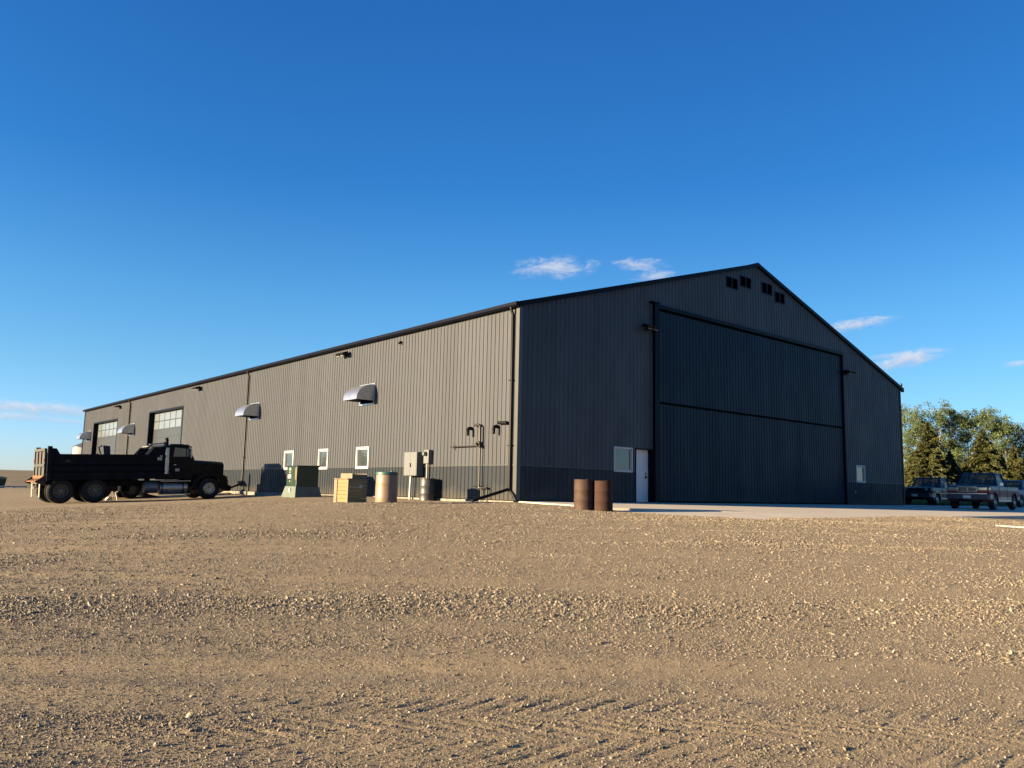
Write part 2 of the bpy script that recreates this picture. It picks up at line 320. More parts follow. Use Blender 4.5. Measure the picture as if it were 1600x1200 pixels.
front = np.arange(YAW-1.0, YAW+1.0, .0025); rest = np.arange(YAW+1.0, YAW-1.0+2*math.pi, .05)
ang = np.r_[front, rest]
rad = [.35, .8, 1.4, 2.0]
while rad[-1] < 3.6: rad.append(rad[-1]*1.05)
while rad[-1] < 45: rad.append(rad[-1]*1.0058)
while rad[-1] < 9000: rad.append(rad[-1]*1.035)
rad = np.array(rad); A_, R_ = np.meshgrid(ang, rad); X_ = CAM.x+R_*np.sin(A_); Y_ = CAM.y+R_*np.cos(A_); Z_ = height(X_, Y_)
# the soil is dug out under the shed floor and the concrete apron
def under(x, y): return (x > .02) & (x < 30.3) & (y > .02) & (y < 61.6)
Z_ = np.where(under(X_, Y_), np.minimum(Z_, -.25), Z_)
ap = (X_ > .0) & (X_ < 78) & (Y_ < .3) & (Y_ > -9.62); Z_ = np.where(ap, np.minimum(Z_, .022*np.minimum(Y_, 0)-.16), Z_)
apl = (X_ > -.22) & (X_ <= .0) & (Y_ < -4.6) & (Y_ > -9.62); Z_ = np.where(apl, .022*Y_-.2, Z_)
na, nr = len(ang), len(rad); nv = na*nr
me = bpy.data.meshes.new('ground'); me.vertices.add(nv+1)
co_ = np.c_[X_.ravel(), Y_.ravel(), Z_.ravel()]; co_ = np.r_[co_, [[CAM.x, CAM.y, float(Z_[0].mean())]]]
me.vertices.foreach_set('co', co_.astype(np.float32).ravel())
i, j = np.meshgrid(np.arange(nr-1), np.arange(na), indexing='ij'); j2 = (j+1) % na
q = np.stack([i*na+j, (i+1)*na+j, (i+1)*na+j2, i*na+j2], -1).reshape(-1, 4)
tri = np.stack([np.full(na, nv), np.arange(na), (np.arange(na)+1) % na], -1)
loops = np.r_[q.ravel(), tri.ravel()]; me.loops.add(len(loops)); me.loops.foreach_set('vertex_index', loops.astype(np.int32))
nq, ntr = len(q), len(tri); me.polygons.add(nq+ntr)
ls = np.r_[np.arange(nq)*4, nq*4+np.arange(ntr)*3]; me.polygons.foreach_set('loop_start', ls.astype(np.int32))
me.polygons.foreach_set('use_smooth', np.ones(nq+ntr, bool)); me.update(); me.validate()
at = me.attributes.new('cover', 'FLOAT', 'POINT'); cv = np.r_[cover(X_, Y_).ravel(), 0]; at.data.foreach_set('value', cv.astype(np.float32))
ground = bpy.data.objects.new('ground', me); C.objects.link(ground); ground['kind'] = 'structure'
gm_ = bpy.data.materials.new('gravel_yard'); gm_.use_nodes = True; t = gm_.node_tree; n = t.nodes; l = t.links; p = n['Principled BSDF']
p.inputs['Roughness'].default_value = .9; p.inputs['Specular IOR Level'].default_value = .25
geo = n.new('ShaderNodeNewGeometry')
def noise(sc_, det=5, ro=.6, vec=None):
    k = n.new('ShaderNodeTexNoise'); k.inputs['Scale'].default_value = sc_; k.inputs['Detail'].default_value = det; k.inputs['Roughness'].default_value = ro; l.new(vec or geo.outputs['Position'], k.inputs['Vector']); return k.outputs['Fac']
def ramp(f, a, b, c0, c1):
    mr = n.new('ShaderNodeMapRange'); mr.inputs['From Min'].default_value = a; mr.inputs['From Max'].default_value = b; l.new(f, mr.inputs['Value'])
    return mixc(mr.outputs[0], c0, c1)
def mixc(f, c0, c1, mode='MIX'):
    mx = n.new('ShaderNodeMix'); mx.data_type = 'RGBA'; mx.blend_type = mode
    if isinstance(f, (int, float)): mx.inputs[0].default_value = f
    else: l.new(f, mx.inputs[0])
    for k, c in ((6, c0), (7, c1)):
        if isinstance(c, tuple): mx.inputs[k].default_value = (*c, 1)
        else: l.new(c, mx.inputs[k])
    return mx.outputs[2]
dirt = ramp(noise(.35, 6), .35, .65, (.250, .204, .130), (.208, .176, .117))
dirt = mixc(.55, dirt, ramp(noise(9, 6, .7), .3, .7, (.270, .219, .136), (.155, .128, .085)))
vo = n.new('ShaderNodeTexVoronoi'); vo.inputs['Scale'].default_value = 38; l.new(geo.outputs['Position'], vo.inputs['Vector'])
sep = n.new('ShaderNodeSeparateColor'); l.new(vo.outputs['Color'], sep.inputs[0])
peb = ramp(sep.outputs[0], 0, 1, (.080, .066, .046), (.30, .250, .170))
attr = n.new('ShaderNodeAttribute'); attr.attribute_name = 'cover'
cvr = n.new('ShaderNodeMapRange'); cvr.inputs['To Min'].default_value = .18; cvr.inputs['To Max'].default_value = .75; l.new(attr.outputs['Fac'], cvr.inputs['Value'])
yard = mixc(cvr.outputs[0], dirt, peb)
field = ramp(noise(.03, 5), .4, .6, (.175, .145, .075), (.135, .105, .06)); field = mixc(.35, field, ramp(noise(.6, 6, .7), .35, .65, (.20, .165, .085), (.085, .07, .042)))
dist = n.new('ShaderNodeVectorMath'); dist.operation = 'DISTANCE'; l.new(geo.outputs['Position'], dist.inputs[0]); dist.inputs[1].default_value = (10, 0, 0)
fr = n.new('ShaderNodeMapRange'); fr.inputs['From Min'].default_value = 92; fr.inputs['From Max'].default_value = 100; l.new(dist.outputs['Value'], fr.inputs['Value'])
l.new(mixc(fr.outputs[0], yard, field), p.inputs['Base Color'])
bh = n.new('ShaderNodeMath'); bh.operation = 'MULTIPLY'; l.new(vo.outputs['Distance'], bh.inputs[0]); l.new(cvr.outputs[0], bh.inputs[1])
b1 = n.new('ShaderNodeBump'); b1.inputs['Strength'].default_value = .8; b1.inputs['Distance'].default_value = .014; b1.invert = True; l.new(bh.outputs[0], b1.inputs['Height'])
b2 = n.new('ShaderNodeBump'); b2.inputs['Strength'].default_value = .8; b2.inputs['Distance'].default_value = .014; l.new(noise(55, 5, .7), b2.inputs['Height']); l.new(b1.outputs[0], b2.inputs['Normal']); 
b3 = n.new('ShaderNodeBump'); b3.inputs['Strength'].default_value = .35; b3.inputs['Distance'].default_value = .04; l.new(noise(5, 4, .6), b3.inputs['Height']); l.new(b2.outputs[0], b3.inputs['Normal'])
l.new(b3.outputs[0], p.inputs['Normal'])
me.materials.append(gm_)

# loose stones: one "stuff" object, points turned into small angular stones by geometry nodes
NS = 1200000
rr = np.exp(rng.uniform(math.log(3.9), math.log(31), NS)); aa = rng.uniform(YAW-.88, YAW+.88, NS)
sx, sy = CAM.x+rr*np.sin(aa), CAM.y+rr*np.cos(aa); cvv = cover(sx, sy)
keep = (rng.random(NS) < .42+.58*cvv) & ~((sx > -.3) & (sy > -9.6)) & ~((sx > -.05) & (sy > -.5))
sx, sy, rr = sx[keep], sy[keep], rr[keep]; ns = len(sx)
cvk = cvv[keep]; sz = np.clip(.0044*(.62+.42*cvk)*np.exp(rng.normal(0, .50, ns))*np.clip(rr/8., .80, 1.75), .0022, .024)
zz = height(sx, sy)+sz*.25
pm = bpy.data.meshes.new('loose_gravel'); pm.vertices.add(ns); pm.vertices.foreach_set('co', np.c_[sx, sy, zz].astype(np.float32).ravel())
a_ = pm.attributes.new('size', 'FLOAT', 'POINT'); a_.data.foreach_set('value', sz.astype(np.float32))
a_ = pm.attributes.new('turn', 'FLOAT_VECTOR', 'POINT'); a_.data.foreach_set('vector', (rng.random((ns, 3))*6.28*np.array([.2, .2, 1])).astype(np.float32).ravel())
go_ = bpy.data.objects.new('loose_gravel', pm); C.objects.link(go_); go_['kind'] = 'stuff'; go_['label'] = 'loose tan and grey pebbles strewn across the yard'; go_['category'] = 'gravel'
sm = bpy.data.materials.new('pebbles'); sm.use_nodes = True; tn = sm.node_tree; oi = tn.nodes.new('ShaderNodeObjectInfo'); cr = tn.nodes.new('ShaderNodeValToRGB')
els = [(0, (.048, .040, .030)), (.2, (.112, .092, .064)), (.45, (.155, .131, .092)), (.65, (.135, .118, .090)), (.85, (.19, .167, .127)), (.97, (.26, .24, .20))]
cr.color_ramp.elements[0].color = (*els[0][1], 1); cr.color_ramp.elements[1].position = .97; cr.color_ramp.elements[1].color = (*els[-1][1], 1)
for ps, c in els[1:-1]: e = cr.color_ramp.elements.new(ps); e.color = (*c, 1)
tn.links.new(oi.outputs['Random'], cr.inputs[0]); tn.links.new(cr.outputs[0], tn.nodes['Principled BSDF'].inputs['Base Color']); tn.nodes['Principled BSDF'].inputs['Roughness'].default_value = .85
gn = bpy.data.node_groups.new('stones', 'GeometryNodeTree'); gn.interface.new_socket('Geometry', in_out='INPUT', socket_type='NodeSocketGeometry'); gn.interface.new_socket('Geometry', in_out='OUTPUT', socket_type='NodeSocketGeometry')
gN, gLk = gn.nodes, gn.links; gI = gN.new('NodeGroupInput'); gO = gN.new('NodeGroupOutput')
m2p = gN.new('GeometryNodeMeshToPoints'); gLk.new(gI.outputs[0], m2p.inputs['Mesh'])
g2i = gN.new('GeometryNodeGeometryToInstance')
for k in range(5):
    ico = gN.new('GeometryNodeMeshIcoSphere'); ico.inputs['Radius'].default_value = 1; ico.inputs['Subdivisions'].default_value = 1
    sp = gN.new('GeometryNodeSetPosition'); gLk.new(ico.outputs[0], sp.inputs['Geometry'])
    rv = gN.new('FunctionNodeRandomValue'); rv.data_type = 'FLOAT_VECTOR'; rv.inputs['Min'].default_value = (-.35, -.35, -.3); rv.inputs['Max'].default_value = (.35, .35, .3); rv.inputs['Seed'].default_value = k*7+1
    gLk.new(rv.outputs[0], sp.inputs['Offset'])
    tr = gN.new('GeometryNodeTransform'); gLk.new(sp.outputs[0], tr.inputs['Geometry']); tr.inputs['Scale'].default_value = ((1.25, .9, .68), (1.0, .8, .6), (1.4, .8, .7), (1, 1, .75), (1.2, .7, .55))[k]
    smt = gN.new('GeometryNodeSetMaterial'); gLk.new(tr.outputs[0], smt.inputs['Geometry']); smt.inputs['Material'].default_value = sm
    gLk.new(smt.outputs[0], g2i.inputs[0])
ip = gN.new('GeometryNodeInstanceOnPoints'); gLk.new(m2p.outputs[0], ip.inputs['Points']); gLk.new(g2i.outputs[0], ip.inputs['Instance']); ip.inputs['Pick Instance'].default_value = True
ri = gN.new('FunctionNodeRandomValue'); ri.data_type = 'INT'; ri.inputs[4].default_value = 0; ri.inputs[5].default_value = 4
gLk.new(ri.outputs[2], ip.inputs['Instance Index'])
na_ = gN.new('GeometryNodeInputNamedAttribute'); na_.data_type = 'FLOAT'; na_.inputs[0].default_value = 'size'; gLk.new(na_.outputs[0], ip.inputs['Scale'])
nb_ = gN.new('GeometryNodeInputNamedAttribute'); nb_.data_type = 'FLOAT_VECTOR'; nb_.inputs[0].default_value = 'turn'; gLk.new(nb_.outputs[0], ip.inputs['Rotation'])
gLk.new(ip.outputs[0], gO.inputs[0])
mod = go_.modifiers.new('stones', 'NODES'); mod.node_group = gn; pm.materials.append(sm)

def gz(x, y): return float(height(np.array([float(x)]), np.array([float(y)]))[0])

# concrete apron
SL = .022
mb = MB(); pts = [(.0, -.04), (.0, -4.35), (3.9, -6.95), (3.9, -9.7), (78, -9.7), (78, .5), (30.5, .5), (30.5, -.04)]
def slab(mb, pts, zf, th):
    n = len(pts); b = len(mb.v); mb.v += [(x, y, zf(x, y)) for x, y in pts]+[(x, y, zf(x, y)-th) for x, y in pts]; mb.f.append(tuple(range(b, b+n))); mb.f.append(tuple(range(b+2*n-1, b+n-1, -1)))
    for i in range(n): j = (i+1) % n; mb.f.append((b+j, b+i, b+n+i, b+n+j))
pl = lambda x, y: SL*min(y, 0)-.004
slab(mb, pts, pl, .12)
slab(mb, [(-.25, -4.2), (-.25, -9.7), (3.895, -9.7), (3.895, -6.6), (2.2, -5.4), (.3, -4.2)], lambda x, y: SL*y-.004-.075*(1-max(0, x)/3.9), .12)
apron = obj('concrete_apron', mb, M['concrete']); apron['kind'] = 'structure'
mb = MB(); mb.box(-.10, -.005, -.0, 61.6, -.3, -.03); mb.box(-.10, 30.4, -.035, -.0045, -.3, -.012)
fnd = None

# ------------------------------------------------------------------ the shed
W_, LN, HE, HR, WH = 30.36, 61.7, 6.89, 11.38, 1.22
shed = thing('steel_shed', 'long dark ribbed steel shed with big gable door and charcoal wainscot', 'building')
PER = .2286
def corr(name, u0, u1, zlo, ztop, holes, place, material, extra=()):
    us = set([u0, u1])
    k = u0
    while k < u1:
        for o_ in (.0, .155, .172, .2, .217): 
            if u0 < k+o_ < u1: us.add(round(k+o_, 4))
        k += PER
    for h in holes: us.update([max(u0, min(u1, h[0])), max(u0, min(u1, h[1]))])
    us.update(e for e in extra if u0 < e < u1)
    us = sorted(us)
    def off(u):
        q = (u-u0) % PER
        if q < .155: return .0 if not (.05 < q < .1) else .0
        if q < .172: return .023*(q-.155)/.017
        if q < .2: return .023
        if q < .217: return .023*(1-(q-.2)/.017)
        return 0
    mb = MB()
    for a, b in zip(us[:-1], us[1:]):
        if b-a < 1e-5: continue
        mid = (a+b)/2; iv = [(zlo, None)]
        cuts = sorted([(h[2], h[3]) for h in holes if h[0] < mid < h[1]])
        segs = []; z = zlo
        ta, tb = ztop(a), ztop(b)
        for c0, c1 in cuts:
            if c0 > z and z < min(ta, tb): segs.append((z, z, min(c0, ta), min(c0, tb)))
            z = max(z, c1)
        if z < min(ta, tb): segs.append((z, z, ta, tb))
        oa, ob = off(a), off(b)
        if off(mid) == 0 and (off(a+1e-4) == 0) and off(b-1e-4) == 0: oa = ob = 0
        for z0a, z0b, z1a, z1b in segs: P4 = [place(a, z0a, oa), place(b, z0b, ob), place(b, z1b, ob), place(a, z1a, oa)]; mb.poly(P4 if place is pg else P4[::-1])
    return obj(name, mb, material, shed, keep=True, split=('wainscot' in name))
ps = lambda u, z, o: (-o, u, z)
pg = lambda u, z, o: (u, -o, z)
top_s = lambda u: HE
top_g = lambda u: HE+(HR-HE)*(1-abs(u-W_/2)/(W_/2))
side_win = [(9.92, 11.02), (13.68, 14.65), (17.36, 18.44)]
odoors = [(34.72, 42.0), (50.6, 58.15)]
hs = [(a, b, 1.18, 2.14) for a, b in side_win]+[(a, b, -.1, 5.52) for a, b in odoors]
corr('side_wall', 0.02, LN-.02, WH+.03, top_s, hs, ps, M['panel'])
corr('side_wainscot', 0.02, LN-.02, .02, lambda u: WH, hs, ps, M['char'])
gw = [(4.97, 6.04, 1.17, 2.13), (24.5, 25.5, 1.2, 2.13)]; gv = [(12.63, 13.5, 9.93, 10.41), (13.78, 14.62, 10.18, 10.66), (15.6, 16.45, 10.18, 10.68), (16.76, 17.6, 9.93, 10.43)]
hg = gw+gv+[(6.27, 7.28, -.1, 2.10), (7.55, 23.2, -.1, 8.05)]
corr('gable_wall', .02, W_-.02, WH+.03, top_g, hg, pg, M['panel'], extra=(W_/2,))
corr('gable_wainscot', .02, W_-.02, .02, lambda u: WH, hg, pg, M['char'])
# transition flashing between the two panel colours
def spans(u0, u1, holes, z):
    cuts = sorted([(h[0], h[1]) for h in holes if h[2] < z < h[3]]); r = []; a = u0
    for c in cuts:
        if c[0] > a: r.append((a, c[0]))
        a = max(a, c[1])
    if a < u1: r.append((a, u1))
    return r
mb = MB()
for a, b in spans(.05, LN-.05, hs, WH+.01): mb.box(-.031, .0, a, b, WH+.002, WH+.028)
for a, b in spans(.05, W_-.05, hg, WH+.01): mb.box(a, b, -.031, .0, WH+.002, WH+.028)
obj('wainscot_flashing', mb, M['trimlight'], shed, split=True)
mb = MB()
for a, b in spans(.0, LN, hs, .0): mb.box(-.075, .12, a, b, -.30, -.006)
mb.box(.05, W_, -.035, .15, -.3, -.008)
obj('foundation', mb, M['footing'], shed, split=True)
# back walls, floor
mb = MB(); mb.box(W_-.05, W_, .06, LN-.05, -.2, HE); mb.prism([(.05, -.2), (W_-.05, -.2), (W_-.05, HE), (W_/2, HR-.02), (.05, HE)], LN-.05, LN); obj('far_walls', mb, M['panel'], shed)
mb = MB(); mb.box(.06, W_-.06, .06, LN-.06, -.22, -.02); obj('shed_floor', mb, M['concrete'], shed)
# corner trims
mb = MB(); mb.box(-.032, .0, -.032, .15, .02, HE-.05); mb.box(.0, .15, -.032, -.022, .02, HE-.05); obj('corner_trim', mb, M['trimlight'], shed)
mb = MB(); mb.box(W_-.12, W_+.03, -.034, .0, .02, HE-.02); mb.box(W_, W_+.03, .0, .12, .02, HE-.02); obj('corner_trim', mb, M['trim'], shed)
mb = MB(); mb.box(-.06, .05, LN-.02, LN+.03, .02, HE-.05); obj('corner_trim', mb, M['trim'], shed)
# roof: two pitched slabs with rake and eave trim
sl_ = (HR-HE)/(W_/2); mb = MB()
def roofz(x): return HE+.10+sl_*(x if x < W_/2 else W_-x)
for x0, x1 in ((-.12, W_/2), (W_/2, W_+.12)):
    mb.prism([(x0, roofz(x0)-.03), (x1, roofz(x1)-.03), (x1, roofz(x1)+.05), (x0, roofz(x0)+.05)], -.10, LN+.10)
obj('roof', mb, M['trim'], shed)
mb = MB()
for x0, x1 in ((-.13, W_/2), (W_/2, W_+.13)):
    mb.prism([(x0, roofz(x0)-.12), (x1, roofz(x1)-.12), (x1, roofz(x1)+.06), (x0, roofz(x0)+.06)], -.13, -.102)
obj('rake_trim', mb, M['trim'], shed)
mb = MB(); mb.prism([(W_/2-.25, roofz(W_/2-.25)+.055), (W_/2, roofz(W_/2)+.06), (W_/2+.25, roofz(W_/2+.25)+.055), (W_/2, roofz(W_/2)+.10)], -.11, LN+.1); obj('ridge_cap', mb, M['trim'], shed)
for s_, x in ((1, -.12), (-1, W_+.12)):
    mb = MB(); xx = x if s_ > 0 else x
    mb.prism([(xx, HE+.12), (xx-s_*.02, HE+.12), (xx-s_*.14, HE+.10), (xx-s_*.14, HE-.01), (xx-s_*.10, HE-.06), (xx, HE-.06)], -.10, LN+.08)
    obj('gutter', mb, M['trim'], shed)
mb = MB(); mb.box(-.118, -.001, .0, LN, HE-.045, HE-.01); obj('soffit', mb, M['trim'], shed)
mb = MB(); mb.tube([(W_+.2, -.02, HE+.1), (W_+.2, -.02, HE+.38)], .03, 8); mb.tube([(W_+.2, -.02, HE+.3), (W_+.34, -.02, HE+.26)], .03, 8); obj('gutter_bracket', mb, M['trim'], shed)
mb = MB(); mb.box(W_+.13, W_+.30, -.13, .0, HE-.16, HE+.1); obj('gutter_end', mb, M['trim'], shed)
# downspouts
def downspout(y, ext):
    mb = MB(); mb.tube([(-.18, y, HE-.04), (-.18, y, HE-.1), (-.085, y, HE-.3), (-.085, y, .42), (-.12, y, .34)], .055, 8)
    o = obj('downspout', mb, M['black'], shed, True)
    for k in (1.9, 4.2):
        b = MB(); b.box(-.15, -.0, y-.1, y+.1, k, k+.03); obj('strap', b, M['black'], o)
    if ext:
        b = MB(); x1 = -1.7; g_ = gz(x1, y)+.06
        b.tube([(-.10, y+.02, .40), (-.35, y+.02, .33), (x1, y, g_)], .055, 8); obj('spout_extension', b, M['black'], o, True)
downspout(.27, True); downspout(23.6, True); downspout(47.0, False)
mb = MB(); mb.tube([(-.09, .24, .36), (-.11, .05, .22), (-.10, -.10, .0)], .04, 8); obj('spout_extension', mb, M['black'], shed, True)
# windows: white frame, glass
def window(u0, u1, z0, z1, place, lab=None, gl=M['glass'], t_=.08):
    def bx(mb, a, b, c, d, o0, o1):
        p = [place(a, c, o0), place(b, c, o0), place(b, c, o1), place(a, c, o1), place(a, d, o0), place(b, d, o0), place(b, d, o1), place(a, d, o1)]; mb.hexa(p)
    mb = MB(); bx(mb, u0-.01, u1+.01, z0-.01, z0+t_, -.06, .042); bx(mb, u0-.01, u1+.01, z1-t_, z1+.01, -.06, .042); bx(mb, u0-.01, u0+t_, z0+t_, z1-t_, -.06, .042); bx(mb, u1-t_, u1+.01, z0+t_, z1-t_, -.06, .042)
    f = obj('window', mb, M['white'], shed, bevel=.006, label=lab)
    mb = MB(); bx(mb, u0+t_, u1-t_, z0+t_, z1-t_, -.05, -.03); obj('pane', mb, gl, f)
    mb = MB(); i_ = .03; bx(mb, u0+t_, u1-t_, z0+t_, z0+t_+i_, -.03, .0); bx(mb, u0+t_, u0+t_+i_, z0+t_+i_, z1-t_, -.03, .0); bx(mb, u1-t_-i_, u1-t_, z0+t_+i_, z1-t_, -.03, .0); bx(mb, u0+t_+i_, u1-t_-i_, z1-t_-i_, z1-t_, -.03, .0)
    obj('sash', mb, M['white'], f)
for a, b in side_win: window(a, b, 1.18, 2.14, ps)
window(4.97, 6.04, 1.17, 2.13, pg, 'white framed window beside the walk-in door', t_=.055); window(24.5, 25.5, 1.2, 2.13, pg, 'small white framed window right of the big door', t_=.06)
# gable vents
for a, b, z0, z1 in gv:
    mb = MB(); m_ = (a+b)/2
    mb.box(a-.03, b+.03, -.03, .02, z1, z1+.03); mb.box(a-.03, b+.03, -.03, .02, z0-.03, z0); mb.box(a-.03, a, -.03, .02, z0, z1); mb.box(b, b+.03, -.03, .02, z0, z1); mb.box(m_-.025, m_+.025, -.03, .02, z0, z1)
    f = obj('gable_vent', mb, M['door_char'], shed)
    mb = MB(); mb.box(a, b, .06, .08, z0, z1)
    k = z0+.02
    while k < z1-.04:
        for c, d in ((a, m_-.025), (m_+.025, b)): mb.hexa([(c, -.01, k), (d, -.01, k), (d, .05, k+.045), (c, .05, k+.045), (c, -.01, k+.008), (d, -.01, k+.008), (d, .05, k+.053), (c, .05, k+.053)])
        k += .07
    obj('louvre', mb, M['gvent'], f)
# overhead doors in deep recesses on the long side
for (a, b) in odoors:
    mb = MB(); mb.box(.0, .34, a-.02, a, .0, 5.52); mb.box(.0, .34, b, b+.02, .0, 5.52); mb.box(.0, .34, a-.02, b+.02, 5.52, 5.56)
    mb.box(-.03, -.002, a-.1, a, .0, 5.6); mb.box(-.03, -.002, b, b+.1, .0, 5.6); mb.box(-.03, -.002, a, b, 5.52, 5.62)
    obj('door_jamb', mb, M['trim'], shed)
    mb = MB(); zs = [0, .61, 1.22, 1.83, 2.44, 3.05, 3.66, 4.27]
    for z0, z1 in zip(zs[:-1], zs[1:]): mb.box(.335, .385, a+.002, b-.002, z0+.006, z1-.006)
    d = obj('overhead_door', mb, M['odoor'], shed, label='grey sectional overhead door with two rows of lites')
    mb = MB(); mb.box(.36, .38, a+.002, b-.002, .0, 5.5)
    obj('door_core', mb, M['odoor'], d)
    fr_ = MB(); gl_ = MB(); ncol = 6; cw = (b-a)/ncol
    for z0, z1 in ((4.27, 4.88), (4.88, 5.5)):
        fr_.box(.33, .358, a, b, z0, z0+.035); fr_.box(.33, .358, a, b, z1-.035, z1)
        for k in range(ncol+1): y_ = a+k*cw; fr_.box(.33, .358, max(a, y_-.035), min(b, y_+.035), z0+.035, z1-.035)
        gl_.box(.345, .352, a+.01, b-.01, z0+.03, z1-.03)
    obj('lite_frame', fr_, M['odoor'], d); obj('pane', gl_, M['frost'], d)
# exhaust hoods
for y0, dy in ((9.66, 1.18), (22.02, 1.2), (45.6, 1.2), (59.0, 1.2)):
    d_, zb, zt = .92, 4.17, 4.90; mb = MB(); prof = []
    for k in range(11):
        a = math.pi/2*k/10; prof.append((-d_*math.sin(a)*(1.0), zb+(zt-zb)*math.cos(a)**.9 if k < 10 else zb))
    prof[0] = (0, zt); n = len(prof)
    y1 = y0+dy
    # curved sheet
    for (xa, za), (xb, zb2) in zip(prof[:-1], prof[1:]):
        mb.poly([(xa, y0, za), (xb, y0, zb2), (xb, y1, zb2), (xa, y1, za)]); mb.poly([(xa*.985, y0+.003, za-.008), (xa*.985, y1-.003, za-.008), (xb*.985, y1-.003, zb2-.001), (xb*.985, y0+.003, zb2-.001)])
    o = obj('exhaust_hood', mb, M['galv'], shed, True, label=None); o.data.materials[0] = M['galv']
    mb = MB()
    for y_ in (y0, y1):
        mb.prism([(-.02, zb-.0)]+[(x_-0*.0, z_) for x_, z_ in prof[::-1]], y_-.004, y_+.004)
    obj('hood_side', mb, M['galv'], o, split=True)
    mb = MB(); mb.box(-.06, .0, y0-.05, y0, zb-.16, zt+.05); mb.box(-.06, .0, y1, y1+.05, zb-.16, zt+.05); mb.box(-.06, .0, y0, y1, zb-.16, zb-.1); mb.box(-.06, .0, y0, y1, zt, zt+.05)
    obj('wall_flange', mb, M['galv'], o)
    mb = MB(); mb.box(-.04, -.022, y0+.01, y1-.01, zb-.1, zt-.02); obj('shutter', mb, M['gvent'], o)
# walk-in door, recessed
mb = MB(); mb.box(6.25, 6.27, -.03, .25, .0, 2.12); mb.box(7.28, 7.30, -.03, .25, .0, 2.12); mb.box(6.25, 7.3, -.03, .25, 2.10, 2.14); obj('door_jamb', mb, M['trim'], shed)
mb = MB(); mb.box(6.27, 7.28, .22, .26, .01, 2.10); d = obj('walk_door', mb, M['doorwhite'], shed, label='white steel walk-in door set back in a dark frame')
mb = MB(); mb.box(7.10, 7.16, .19, .22, .95, 1.06); mb.tube([(7.13, .20, 1.0), (7.13, .15, 1.0), (7.03, .14, 1.0)], .012, 8); obj('handle', mb, M['black'], d, True, split=False); mb = MB(); mb.tube([(7.13, .22, 1.15), (7.13, .18, 1.15)], .03, 10); obj('deadbolt', mb, M['black'], d, True)
# bi-fold hangar door
mb = MB(); mb.box(7.28+.02, 7.58, -.16, .0, .0, 8.2); mb.box(23.18, 23.34, -.13, .0, .0, 8.2)
mb.box(7.58, 23.18, -.13, .0, 8.04, 8.20); mb.box(7.1, 7.6, -.20, .0, 8.2, 8.27); obj('hangar_door_frame', mb, M['trim'], shed, bevel=.006)
hd = MB(); hd.box(7.58, 23.18, .02, .05, .03, 8.04); hdoor = obj('hangar_door', hd, M['door_char'], shed, label='huge charcoal bi-fold door in two ribbed leaves')
def leaf(z0, z1):
    mb = MB(); u = 7.585
    us = []
    while u < 23.175:
        us += [(u, 0), (u+.155, 0), (u+.172, .019), (u+.2, .019), (u+.217, 0)]; u += PER
    us = [q for q in us if q[0] < 23.175]+[(23.175, 0)]
    for (a, oa), (b, ob) in zip(us[:-1], us[1:]): mb.poly([(a, -.02-oa, z0), (b, -.02-ob, z0), (b, -.02-ob, z1), (a, -.02-oa, z1)])
    return obj('door_leaf', mb, M['door_char'], hdoor)
leaf(.05, 4.04); leaf(4.14, 8.03)
mb = MB(); mb.box(7.585, 23.175, -.075, .0, 4.05, 4.11); mb.box(7.585, 23.175, -.05, .0, .01, .06); mb.box(7.585, 23.175, -.05, .0, 7.96, 8.03); obj('door_rail', mb, M['gvent'], hdoor)
# twin-head floodlights
def flood(p, out_, along):
    o = Vector(out_); a = Vector(along); p = Vector(p)
    mb = MB(); c = p; q = [c-a*.09, c+a*.09]
    def obx(mb, c, ha, ho, hz_, tilt=0):
        zc = Vector((0, 0, 1)); ov = (o*math.cos(tilt)-zc*math.sin(tilt)); zv = (zc*math.cos(tilt)+o*math.sin(tilt)); P = []
        for z_ in (-1, 1):
            for s1, s2 in ((-1, -1), (1, -1), (1, 1), (-1, 1)): P.append(c+a*ha*s1+ov*ho*s2+zv*hz_*z_)
        mb.hexa(P)
    obx(mb, c+o*.04, .09, .04, .11); mb.tube([c+o*.08, c+o*.22], .03, 8)
    f = obj('floodlight', mb, M['black'], shed, bevel=.004)
    for s_ in (-1, 1):
        mb = MB(); hc = c+o*.26+a*.19*s_; obx(mb, hc, .16, .15, .07, .35); h = obj('lamp_head', mb, M['black'], f, bevel=.006)
        mb = MB(); mb.tube([c+o*.2, hc], .02, 6); obx(mb, hc-Vector((0, 0, .078))+o*.01, .13, .12, .006, .35); obj('lens', mb, M['lens'], h)
for y in (12.38, 31.7, 50.2): flood((0, y, 6.55), (-1, 0, 0), (0, 1, 0))
flood((6.9, -.0, 7.12), (0, -1, 0), (1, 0, 0)); flood((23.72, -.0, 7.15), (0, -1, 0), (1, 0, 0))
mb = MB(); mb.tube([(-.0, 7.64, 6.53), (-.12, 7.64, 6.53)], .05, 10); mb.box(-.16, -.06, 7.6, 7.68, 6.44, 6.52); obj('camera_sensor', mb, M['black'], shed)
mb = MB(); mb.box(24.26, 24.36, -.05, -.0, .60, .75); obj('outlet_box', mb, M['elec'], shed)
